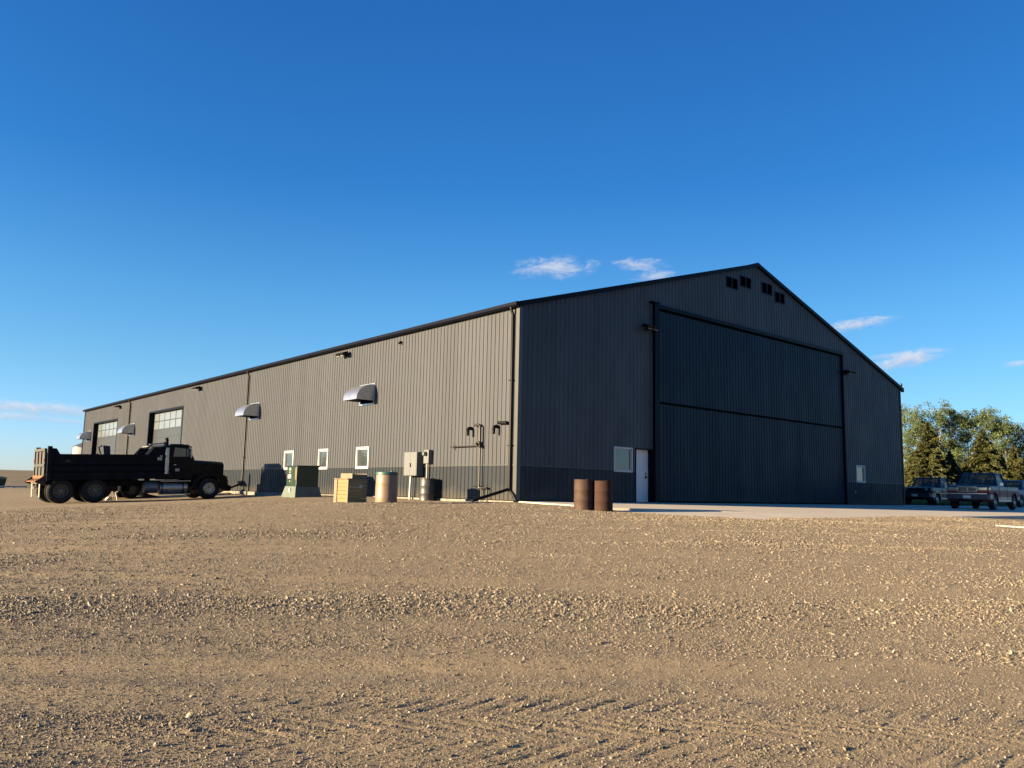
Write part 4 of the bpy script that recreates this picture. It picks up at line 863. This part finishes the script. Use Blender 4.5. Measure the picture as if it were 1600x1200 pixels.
for x_ in (-7, -4.2, -1.5): mb.box(x_, x_+.2, -.12, .12, -.05, .098)
tag(obj('concrete_beam', mb, M['rock'], loc=(-.25, yb, zb0), bevel=.01), 'long pale beam resting on blocks at the far left edge of the yard', 'beam')
mb = MB(); mb.box(-1.0, 1.0, -.12, .12, -.02, .12); tag(obj('concrete_beam', mb, M['concrete'], loc=(.6, 80.5, float(base_z(np.array([.6]), np.array([80.5]))[0])), bevel=.01), 'short pale beam on the ground just behind the truck tailgate', 'beam')
# pale broken slab strip on the gravel at right
def strip(pts, w_, label, nm):
    mb = MB(); zc = []; n_ = 26; P0, P1 = Vector(pts[0]), Vector(pts[1]); dv = (P1-P0); nn_ = Vector((-dv.y, dv.x)).normalized()
    T, B = [], []
    for k in range(n_+1):
        q = P0+dv*(k/n_); wa = w_*(.55+.45*random.random()); wb = w_*(.55+.45*random.random()); zz_ = gz(q.x, q.y)+.02
        T.append(((q+nn_*wa), zz_)); B.append(((q-nn_*wb), zz_))
    poly = [(*a, z) for a, z in T]+[(*a, z) for a, z in B[::-1]]; n2 = len(poly)
    for k in range(n_):
        a, b, c, d = T[k], T[k+1], B[k+1], B[k]
        mb.hexa([(*a[0], a[1]-.05), (*b[0], b[1]-.05), (*c[0], c[1]-.05), (*d[0], d[1]-.05), (*a[0], a[1]+.012), (*b[0], b[1]+.012), (*c[0], c[1]+.012), (*d[0], d[1]+.012)])
    return tag(obj(nm, mb, M['rock']), label, 'slab')
strip([(5.8, -13.0), (8.6, -17.2)], .16, 'ragged pale concrete strip lying in the gravel at the right edge', 'broken_slab')

# ------------------------------------------------------------------ pickups
def smoothsec(pts): return pts
def pickup(label, loc, rot, paint, lower, old=False, sill=None, topper=None, group='pickups parked beyond the shed', cat='pickup'):
    t_ = thing('pickup_truck', label, cat, loc, rot, group)
    H = 1.0 if not old else .96
    # body side outline, x forward 0 = front axle ; front bumper +.85 ; rear -4.45
    def band(name, z0, z1, m_, wid=.98):
        mb = MB(); xs = [.86, .80, .4, -.5, -1.5, -2.3, -3.4, -4.35, -4.42]; ws = [.86, .93, wid, wid+.01, wid+.01, wid+.01, wid+.01, wid, .95]
        ra = .50
        for s_ in (-1, 1):
            # side with wheel arches cut out
            ks = sorted(set([.80, .6, .5, .45, .35, .2, 0, -.2, -.35, -.45, -.5, -.7, -1.5, -2.3, -2.9, -3.0, -3.05, -3.15, -3.3, -3.5, -3.7, -3.85, -3.95, -4.0, -4.1, -4.4]), reverse=True)
            for a, b in zip(ks[:-1], ks[1:]):
                def zb(x):
                    z = z0
                    for cx_ in (0, -3.5):
                        d = abs(x-cx_)
                        if d < ra: z = max(z, .38+math.sqrt(ra*ra-d*d))
                    return z
                za, zc = zb(a), zb(b)
                if min(z1-za, z1-zc) < 0.005 and max(z1-za, z1-zc) < 0.01: continue
                za, zc = min(za, z1), min(zc, z1); ya = s_*(wid-(.05 if a > .7 else 0)); yb_ = s_*(wid-(.05 if b > .7 else 0))
                mb.poly([(a, ya, za), (b, yb_, zc), (b, yb_*(.985 if z1 > 1 else 1), z1), (a, ya*(.985 if z1 > 1 else 1), z1)])
        mb.poly([(-4.4, -wid, z0), (-4.4, wid, z0), (-4.4, wid*.985, z1), (-4.4, -wid*.985, z1)])
        if name != 'fascia_band': mb.poly([(.80, -wid+.05, z0), (.80, wid-.05, z0), (.80, (wid-.05)*.985, z1), (.80, -(wid-.05)*.985, z1)])
        return mb
    bd = obj('body', band('u', .97*H, 1.14*H, paint), paint, t_, True)
    md = obj('lower_body', band('l', .64, .97*H, lower), lower, t_, True)
    obj('rocker_panel', band('r', .48, .64, lower), sill or lower, t_, True)
    mb = MB(); mb.poly([(.80, -.92, .49), (.80, .92, .49), (-4.38, .92, .49), (-4.38, -.92, .49)]); mb.box(-4.35, .7, -.45, .45, .36, .48); obj('underbody', mb, M['black'], t_)
    # hood
    mb = MB(); zz0 = 1.14*H
    rows = [(.83, .88, zz0-.02, .0), (.70, .92, zz0+.02, .03), (.2, .95, zz0+.04, .05), (-.60, .965, zz0+.06, .06), (-.72, .965, zz0+.06, .06)]
    for (xa, wa, za, ca), (xb, wb, zb_, cb) in zip(rows[:-1], rows[1:]):
        pa = [(-wa, zz0), (-wa*.93, za), (-wa*.4, za+ca*.4), (0, za+ca*.5), (wa*.4, za+ca*.4), (wa*.93, za), (wa, zz0)]; pb = [(-wb, zz0), (-wb*.93, zb_), (-wb*.4, zb_+cb*.4), (0, zb_+cb*.5), (wb*.4, zb_+cb*.4), (wb*.93, zb_), (wb, zz0)]
        for q in range(6): mb.poly([(xa, *pa[q]), (xb, *pb[q]), (xb, *pb[q+1]), (xa, *pa[q+1])])
    obj('hood', mb, paint, t_, True)
    # cab greenhouse: pillars, roof, glass
    xr = -2.25; RZ = 1.83*H; BZ = zz0+.02
    base = [(-.72, .93), (xr, .93)]; topx = [(-1.18, .72), (xr+.10, .74)]
    mb = MB()
    def pil(a, b, w=.045):
        mb.tube([a, b], w, 6)
    for s_ in (-1, 1):
        pil((-.74, s_*.90, BZ), (-1.16, s_*.72, RZ-.03)); pil((xr+.04, s_*.91, BZ), (xr+.13, s_*.73, RZ-.03), .06); pil((-1.16, s_*.72, RZ-.03), (xr+.13, s_*.73, RZ-.03), .04)
    obj('pillars', mb, paint, t_, True)
    mb = MB(); mb.hexa([(-1.12, -.72, RZ-.05), (xr+.10, -.74, RZ-.05), (xr+.10, .74, RZ-.05), (-1.12, .72, RZ-.05), (-1.20, -.62, RZ+.02), (xr+.16, -.64, RZ+.02), (xr+.16, .64, RZ+.02), (-1.20, .62, RZ+.02)]); obj('roof', mb, paint, t_, bevel=.03)
    G = pickglass
    mb = MB(); mb.hexa([(-.76, -.86, BZ), (-.75, -.86, BZ), (-.75, .86, BZ), (-.76, .86, BZ), (-1.16, -.69, RZ-.05), (-1.15, -.69, RZ-.05), (-1.15, .69, RZ-.05), (-1.16, .69, RZ-.05)]); obj('windshield', mb, G, t_)
    mb = MB(); mb.hexa([(xr+.03, -.86, BZ), (xr+.04, -.86, BZ), (xr+.04, .86, BZ), (xr+.03, .86, BZ), (xr+.12, -.69, RZ-.05), (xr+.13, -.69, RZ-.05), (xr+.13, .69, RZ-.05), (xr+.12, .69, RZ-.05)]); obj('rear_window', mb, G, t_)
    for s_ in (-1, 1):
        mb = MB(); mb.poly([(-.82, s_*.905, BZ), (xr+.08, s_*.915, BZ), (xr+.16, s_*.74, RZ-.06), (-1.20, s_*.73, RZ-.06)]); obj('side_window', mb, G, t_)
        mb = MB(); mb.box(-.85, -.78, s_*1.02, s_*1.16, 1.20*H, 1.34*H); mb.tube([(-.82, s_*.93, 1.24*H), (-.82, s_*1.04, 1.25*H)], .015, 6); obj('mirror', mb, M['chrome'] if not old else M['chrome'], t_, bevel=.01)
        mb = MB(); mb.box(-.815, -.80, s_*.985, s_*.996, .56, 1.13*H); mb.box(xr+.01, xr+.025, s_*.985, s_*.996, .56, 1.13*H); o = obj('door_seam', mb, M['black'], t_)
        mb = MB(); mb.box(xr+.12, xr+.27, s_*.99, s_*1.012, 1.0*H, 1.03*H); obj('door_handle', mb, M['chrome'], t_)
        mb = MB(); mb.box(.30, -3.2, s_*.985, s_*.997, .80*H, .82*H); obj('side_moulding', mb, M['trim'] if not old else M['chrome'], t_)
    mb = MB(); mb.box(-1.9, -1.2, -.7, .7, .9, 1.25*H); mb.box(-2.05, -1.85, -.62, -.1, 1.1, 1.52*H); mb.box(-2.05, -1.85, .1, .62, 1.1, 1.52*H); mb.box(-.9, -.75, -.8, .8, 1.05, 1.2*H); mb.lathe([(.17, -.012), (.185, 0), (.17, .012)], 16, (-1.05, -.38, 1.25*H), 'x'); obj('interior', mb, M['black'], t_)
    # box floor & inner rail
    mb = MB(); mb.box(-4.36, xr-.02, -.85, .85, .80, .84); mb.box(-4.4, xr-.0, .88, .97, 1.13*H, 1.16*H); mb.box(-4.4, xr-.0, -.97, -.88, 1.13*H, 1.16*H); mb.box(-4.40, -4.34, -.88, .88, .84, 1.15*H); mb.box(xr-.05, xr, -.9, .9, .84, 1.14*H); obj('cargo_box', mb, paint, t_)
    # grille, lamps, bumper
    mb = MB(); mb.box(.805, .845, -.42, .42, .88*H, 1.09*H); gr = obj('grille', mb, M['black'], t_)
    mb = MB(); mb.box(.846, .87, -.44, .44, 1.075*H, 1.105*H); mb.box(.846, .865, -.44, .44, .865*H, .885*H); mb.box(.846, .865, -.44, -.41, .885*H, 1.08*H); mb.box(.846, .865, .41, .44, .885*H, 1.08*H); mb.box(.846, .862, -.012, .012, .885*H, 1.08*H)
    for k in (1.0, .94): mb.box(.846, .858, -.41, .41, k*H-.006, k*H+.008)
    obj('grille_bars', mb, M['chrome'], gr)
    for s_ in (-1, 1):
        if old:
            mb = MB(); mb.lathe([(0, .03), (.10, .02), (.12, 0)], 20, (.83, s_*.62, .99), 'x'); obj('headlight', mb, M['cabglass'], t_, True); continue
        mb = MB(); mb.hexa([(.80, s_*.46, .92*H), (.80, s_*.90, .92*H), (.845, s_*.90, .92*H) if 0 else (.77, s_*.93, .92*H), (.84, s_*.46, .92*H), (.80, s_*.46, 1.08*H), (.80, s_*.88, 1.08*H), (.75, s_*.92, 1.06*H), (.835, s_*.46, 1.08*H)])
        mb = MB(); mb.box(.80, .84, s_*.46, s_*.87, .95*H, 1.08*H); mb.box(.60, .80, s_*.925, s_*.965, .95*H, 1.07*H); obj('headlight', mb, M['headglass'], t_, bevel=.01)
        mb = MB(); mb.box(.80, .84, s_*.46, s_*.88, .885*H, .945*H); mb.box(.60, .80, s_*.93, s_*.97, .885*H, .945*H); obj('turn_signal', mb, M['amberdk'], t_, bevel=.006)
    mb = MB(); mb.hexa([(.83, -.98, .50), (.97, -.90, .50), (.97, .90, .50), (.83, .98, .50), (.83, -.98, .74), (.99, -.90, .74), (.99, .90, .74), (.83, .98, .74)]); mb.box(.3, .84, -1.0, -.96, .50, .74); mb.box(.3, .84, .96, 1.0, .50, .74)
    bmp = obj('front_bumper', mb, M['bumper'], t_, bevel=.015)
    mb = MB(); mb.box(.975, .995, -.88, .88, .75, .79); obj('bumper_cap', mb, M['chrome'], bmp)
    mb = MB(); mb.box(.985, .995, -.17, .17, .54, .68); obj('number_plate', mb, M['plate'], bmp)
    mb = MB(); mb.box(-4.58, -4.42, -.95, .95, .52, .68); obj('rear_bumper', mb, M['chrome'], t_, bevel=.015)
    mb = MB(); 
    for s_ in (-1, 1): mb.box(-.6, -2.9, s_*.93-.05, s_*.93+.05, .40, .48)
    obj('running_board', mb, M['alu'], t_)
    for x_ in (0, -3.5):
        for s_ in (-1, 1): wheel(t_, x_, s_*.97, .375, .375, .24, s_, M['alu'], ratio=.58, dish=.03, holes=8)
    mb = MB()
    for x_ in (0, -3.5):
        for s_ in (-1, 1):
            k0 = [(x_+.53*math.cos(a), .38+.53*math.sin(a)) for a in [math.pi*k/12 for k in range(13)]]; k1 = [(x_+.50*math.cos(a), .38+.50*math.sin(a)) for a in [math.pi*k/12 for k in range(12, -1, -1)]]
            mb.prism(k0+k1, s_*.975, s_*1.005)
            k1 = [(x_+.49*math.cos(a), .38+.49*math.sin(a)) for a in [math.pi*k/12 for k in range(12, -1, -1)]]; k0 = [(x_+.50*math.cos(a), .38+.50*math.sin(a)) for a in [math.pi*k/12 for k in range(13)]]; mb.prism(k0+k1, s_*.55, s_*.974)
    obj('wheel_arch', mb, M['chrome'] if old else lower, t_)
    return t_
pickglass = bpy.data.materials.new('pickup_glass'); pickglass.use_nodes = True; pb = pickglass.node_tree.nodes['Principled BSDF']
pb.inputs['Base Color'].default_value = (.05, .07, .07, 1); pb.inputs['Roughness'].default_value = .02; pb.inputs['Alpha'].default_value = .38; pb.inputs['Specular IOR Level'].default_value = .5
M['headglass'] = mat('headlight_glass', (.45, .45, .40), .12, .4); M['amberdk'] = mat('amber_red_lens', (.40, .10, .04), .25)
M['bumper'] = mat('bumper_steel', (.05, .058, .08), .3, .4); M['plate'] = mat('number_plate', (.5, .55, .52), .5)
M['tealblue'] = mat('teal_blue_paint', (.010, .045, .085), .35, .0, .08, 2, spec=.14); M['maroon'] = mat('maroon_paint', (.15, .030, .042), .45, .0, .08, 2, spec=.12)
M['darkbrown'] = mat('dark_brown_paint', (.012, .006, .010), .35, .0, .1, 2, spec=.18); M['navy'] = mat('navy_paint', (.006, .016, .045), .3, .0, .1, 2, spec=.25)
M['silver'] = mat('pale_silver_paint', (.09, .15, .21), .4, .0, .06, 2, spec=.15)
pl_z = lambda y: SL*min(y, 0)-.004
pickup('teal blue and maroon two-tone pickup nearest, parked on the concrete apron', (28.35, -4.45, pl_z(-4.45)), (0, 0, math.pi+.07), M['tealblue'], M['maroon'], sill=M['bumper']).scale = (1.06, 1.06, 1.06)
pickup('older dark navy and brown pickup with chrome wheel arches right against the shed corner', (35.1, .98, pl_z(.0)), (0, 0, math.pi), M['navy'], M['darkbrown'], old=True)
pickup('pale silver pickup half out of frame behind the two-tone one', (43.5, -1.1, pl_z(-1.1)), (0, 0, math.pi), M['silver'], M['silver'])

# ------------------------------------------------------------------ trees
def leafmat(name, c1, c2, trans=.25):
    m = bpy.data.materials.new(name); m.use_nodes = True; t = m.node_tree; n = t.nodes; l = t.links; p = n['Principled BSDF']; p.inputs['Roughness'].default_value = .6; p.inputs['Specular IOR Level'].default_value = .3
    at = n.new('ShaderNodeAttribute'); at.attribute_name = 'tone'; mx = n.new('ShaderNodeMix'); mx.data_type = 'RGBA'; mx.inputs[6].default_value = (*c1, 1); mx.inputs[7].default_value = (*c2, 1); l.new(at.outputs['Fac'], mx.inputs[0]); l.new(mx.outputs[2], p.inputs['Base Color'])
    tr = n.new('ShaderNodeBsdfTranslucent'); l.new(mx.outputs[2], tr.inputs['Color']); ms = n.new('ShaderNodeMixShader'); ms.inputs[0].default_value = trans; l.new(p.outputs[0], ms.inputs[1]); l.new(tr.outputs[0], ms.inputs[2]); l.new(ms.outputs[0], n['Material Output'].inputs[0]); return m
M['aspenleaf'] = leafmat('aspen_leaf', (.040, .070, .023), (.128, .165, .062), .35); M['spruce'] = leafmat('spruce_needle', (.008, .017, .006), (.060, .062, .016), .12); M['aspendark'] = leafmat('far_poplar_leaf', (.026, .045, .028), (.065, .090, .052), .25)
M['bark'] = mat('aspen_bark', (.14, .13, .11), .8, 0, .3, 5, col2=(.12, .10, .08)); M['darkbark'] = mat('spruce_bark', (.07, .05, .04), .9)
def cards(name, cen, size, material, parent, rg, elong=1.0, droop=None):
    n_ = len(cen); a = rg.normal(size=(n_, 3)); a /= np.linalg.norm(a, axis=1)[:, None]; b = rg.normal(size=(n_, 3)); b -= (b*a).sum(1)[:, None]*a; b /= np.linalg.norm(b, axis=1)[:, None]
    if droop is not None: a = droop; b = rg.normal(size=(n_, 3)); b -= (b*a).sum(1)[:, None]*a; b /= np.linalg.norm(b, axis=1)[:, None]
    s_ = (size*(.6+.8*rg.random(n_)))[:, None] if np.ndim(size) == 0 else (size*(.6+.8*rg.random(n_)))[:, None]
    A = a*s_*elong; B = b*s_*.55
    V = np.stack([cen-A, cen-A*.1+B, cen+A, cen+A*.05-B], 1).reshape(-1, 3)
    me = bpy.data.meshes.new(name); me.vertices.add(len(V)); me.vertices.foreach_set('co', V.astype(np.float32).ravel()); me.loops.add(len(V)); me.loops.foreach_set('vertex_index', np.arange(len(V), dtype=np.int32)); me.polygons.add(n_); me.polygons.foreach_set('loop_start', (np.arange(n_)*4).astype(np.int32)); me.update()
    tone = np.clip(.5+.28*rg.normal(size=n_), 0, 1); clump = vnoise(cen[:, 0]*1.1+cen[:, 2]*.6, cen[:, 1]*1.1+cen[:, 2]*.9, 77); tone = np.clip(tone*.55+clump*.55, 0, 1)
    at = me.attributes.new('tone', 'FLOAT', 'POINT'); at.data.foreach_set('value', np.repeat(tone, 4).astype(np.float32)); me.materials.append(material)
    o = bpy.data.objects.new(name, me); C.objects.link(o); o.parent = parent; return o
def aspen(x, y, h, rad_, label, seed, material, name='aspen_tree', dens=1.0):
    rg = np.random.default_rng(seed); z = float(base_z(np.array([x]), np.array([y]))[0]); t_ = thing(name, label, 'tree', (x, y, z), group='trees beyond the pickups')
    mb = MB(); lean = rg.normal(0, .25, 2); tip = np.array([lean[0], lean[1], h*.95]); K = 9; trunk = [(lean[0]*(k/K)+.08*math.sin(k*1.7+seed), lean[1]*(k/K)+.08*math.cos(k*2.1), h*.95*k/K) for k in range(K+1)]
    mb.tube(trunk, [.15*(1-k/K)+.015 for k in range(K+1)], 8); clumps = []
    for k in range(34):
        f = .22+.74*rg.random(); zc = h*f; a = rg.random()*6.28; env = rad_*math.sin(min(1, (1-f)*1.5+.18)*math.pi/2)*(.75 if f < .35 else 1)
        rr_ = env*(.35+.65*rg.random()); p1 = np.array([lean[0]*f+rr_*math.cos(a), lean[1]*f+rr_*math.sin(a), zc+.4*rg.random()+rr_*.25]); p0 = np.array([lean[0]*f*.9, lean[1]*f*.9, zc-rr_*.45])
        mid = (p0+p1)/2+rg.normal(0, .1, 3); mb.tube([tuple(p0), tuple(mid), tuple(p1)], [.035, .022, .008], 5); clumps.append((p1, .45+.45*rg.random())); clumps.append((mid, .35+.3*rg.random()))
        for q in range(2):
            p2 = p1+rg.normal(0, .5, 3); mb.tube([tuple(mid), tuple(p2)], [.014, .006], 4); clumps.append((p2, .3+.3*rg.random()))
    obj('trunk', mb, M['bark'], t_, True)
    P = []
    for c, r_c in clumps:
        m_ = int(105*dens*r_c); d = rg.normal(size=(m_, 3)); d /= np.linalg.norm(d, axis=1)[:, None]; P.append(c+d*(r_c*rg.random(m_)[:, None]**.45)*np.array([1, 1, .85]))
    cards('crown', np.concatenate(P), .092, material, t_, rg, 1.0)
    return t_
def spruce(x, y, h, rad_, label, seed):
    rg = np.random.default_rng(seed); z = float(base_z(np.array([x]), np.array([y]))[0]); t_ = thing('spruce_tree', label, 'tree', (x, y, z), group='trees beyond the pickups')
    mb = MB(); mb.tube([(0, 0, 0), (.03, 0, h*.5), (0, 0, h)], [.14, .08, .01], 8); P, D = [], []; zl = .25
    while zl < h-.1:
        f = zl/h; Rr = rad_*(1-f)**.85+.05; nb = max(4, int(9*(1-f)+4)); off_ = rg.random()*6.28
        for k in range(nb):
            a = off_+6.28*k/nb+rg.normal(0, .15); L_ = Rr*(.75+.4*rg.random()); sag = .22*L_
            e = np.array([math.cos(a)*L_, math.sin(a)*L_, zl-sag+.1*rg.normal()]); s0 = np.array([0, 0, zl+.05]); mb.tube([tuple(s0), tuple(e)], [.02, .006], 4)
            m_ = int(105*L_)+10; tt = rg.random(m_)**.8; c = s0+(e-s0)*tt[:, None]; sp_ = .18*(1-tt*.6)*min(1, L_); side = np.array([-math.sin(a), math.cos(a), 0]); c = c+side*(rg.normal(size=m_)*sp_)[:, None]*1.3+np.array([0, 0, 1])*(rg.normal(size=m_)*.05-.03)[:, None]
            P.append(c); dd_ = (e-s0)/np.linalg.norm(e-s0)+rg.normal(0, .45, (m_, 3)); dd_[:, 2] -= .1; D.append(dd_/np.linalg.norm(dd_, axis=1)[:, None])
        zl += .17+.10*rg.random()
    obj('trunk', mb, M['darkbark'], t_, True); P = np.concatenate(P); D = np.concatenate(D)
    cards('crown', P, .105, M['spruce'], t_, rg, 1.2, D); return t_
def at_px(px, D):   # bearing of a tree along the wind-break
    d = fw*D+rt*((px-800)/FPX*D); return CAM.x+d.x, CAM.y+d.y
A_list = [(1404, 82, 10.2, 1.9, 0), (1425, 80, 9.8, 1.7, 0), (1446, 83, 9.2, 1.7, 2), (1460, 79, 9.9, 1.7, 0), (1479, 84, 9.6, 1.6, 2), (1492, 80, 10.3, 1.7, 0), (1508, 83, 9.7, 1.6, 0), (1530, 80, 9.9, 1.8, 0), (1550, 82, 9.4, 1.8, 0), (1568, 79, 8.9, 1.6, 0), (1588, 86, 9.3, 1.5, 2), (1607, 82, 8.8, 1.7, 0), (1628, 82, 8.6, 1.7, 0)]
labs = ['tall pale aspen closest to the shed corner', 'tall olive aspen just right of the shed corner', 'darker far poplar in the first gap of the tree row', 'leafy aspen above the dark pickup', 'dark far poplar between two taller aspens above the pickups', 'tallest aspen crown above the gap between the pickups', 'narrow aspen left of the notch in the tree line', 'sparse aspen above the two-tone pickup hood', 'broad olive aspen above the two-tone pickup cab', 'lower rounded aspen right of the two-tone pickup cab', 'dark slim poplar near the right frame edge', 'aspen cut by the right frame edge', 'aspen just beyond the right frame edge']
for k, (px, D, h, rd, ty_) in enumerate(A_list):
    x_, y_ = at_px(px, D*1.2); aspen(x_, y_, h*.93*1.2, rd*1.2, labs[k], 100+k, M['aspendark'] if ty_ == 2 else M['aspenleaf'], 'poplar_tree' if ty_ == 2 else 'aspen_tree', .9)
S_list = [(1422, 70, 4.4, 2.0, 'low spruce against the shed corner'), (1447, 68, 6.9, 2.6, 'dark spruce rising behind the dark pickup'), (1478, 69, 4.4, 2.1, 'broad dark spruce between the two nearer pickups'), (1531, 68, 6.4, 2.7, 'olive spruce behind the two-tone pickup cab'), (1556, 70, 4.3, 2.0, 'dark spruce right of the cab roof of the two-tone pickup'), (1577, 67, 4.9, 1.7, 'bright green young spruce above the silver pickup'), (1604, 68, 4.4, 2.1, 'spruce cut by the right frame edge'), (1500, 72, 3.8, 1.9, 'short spruce filling the row above the blue pickup hood')]
for k, (px, D, h, rd, lb) in enumerate(S_list):
    x_, y_ = at_px(px, D*1.27); spruce(x_, y_, h*1.27, rd*1.25, lb, 300+k)
# grass and weeds along the tree row
rg = np.random.default_rng(5); Pn = 26000; ax_ = rg.uniform(1380, 1640, Pn); Dn = rg.uniform(62, 115, Pn)
gxx = CAM.x+fw.x*Dn+rt.x*(ax_-800)/FPX*Dn; gyy = CAM.y+fw.y*Dn+rt.y*(ax_-800)/FPX*Dn; kk = gyy > .8+0*gxx; kk |= (gxx > 50)
gxx, gyy = gxx[kk], gyy[kk]; gzz = base_z(gxx, gyy)+.12
M['grass'] = leafmat('grass_blade', (.05, .07, .02), (.13, .13, .045), .3)
up_ = np.c_[rg.normal(0, .35, len(gxx)), rg.normal(0, .35, len(gxx)), np.ones(len(gxx))]; up_ /= np.linalg.norm(up_, axis=1)[:, None]
gr_ = cards('grass', np.c_[gxx, gyy, gzz], .16, M['grass'], None, rg, 1.0, up_); gr_['kind'] = 'stuff'; gr_['label'] = 'rough green grass under the row of trees'; gr_['category'] = 'grass'
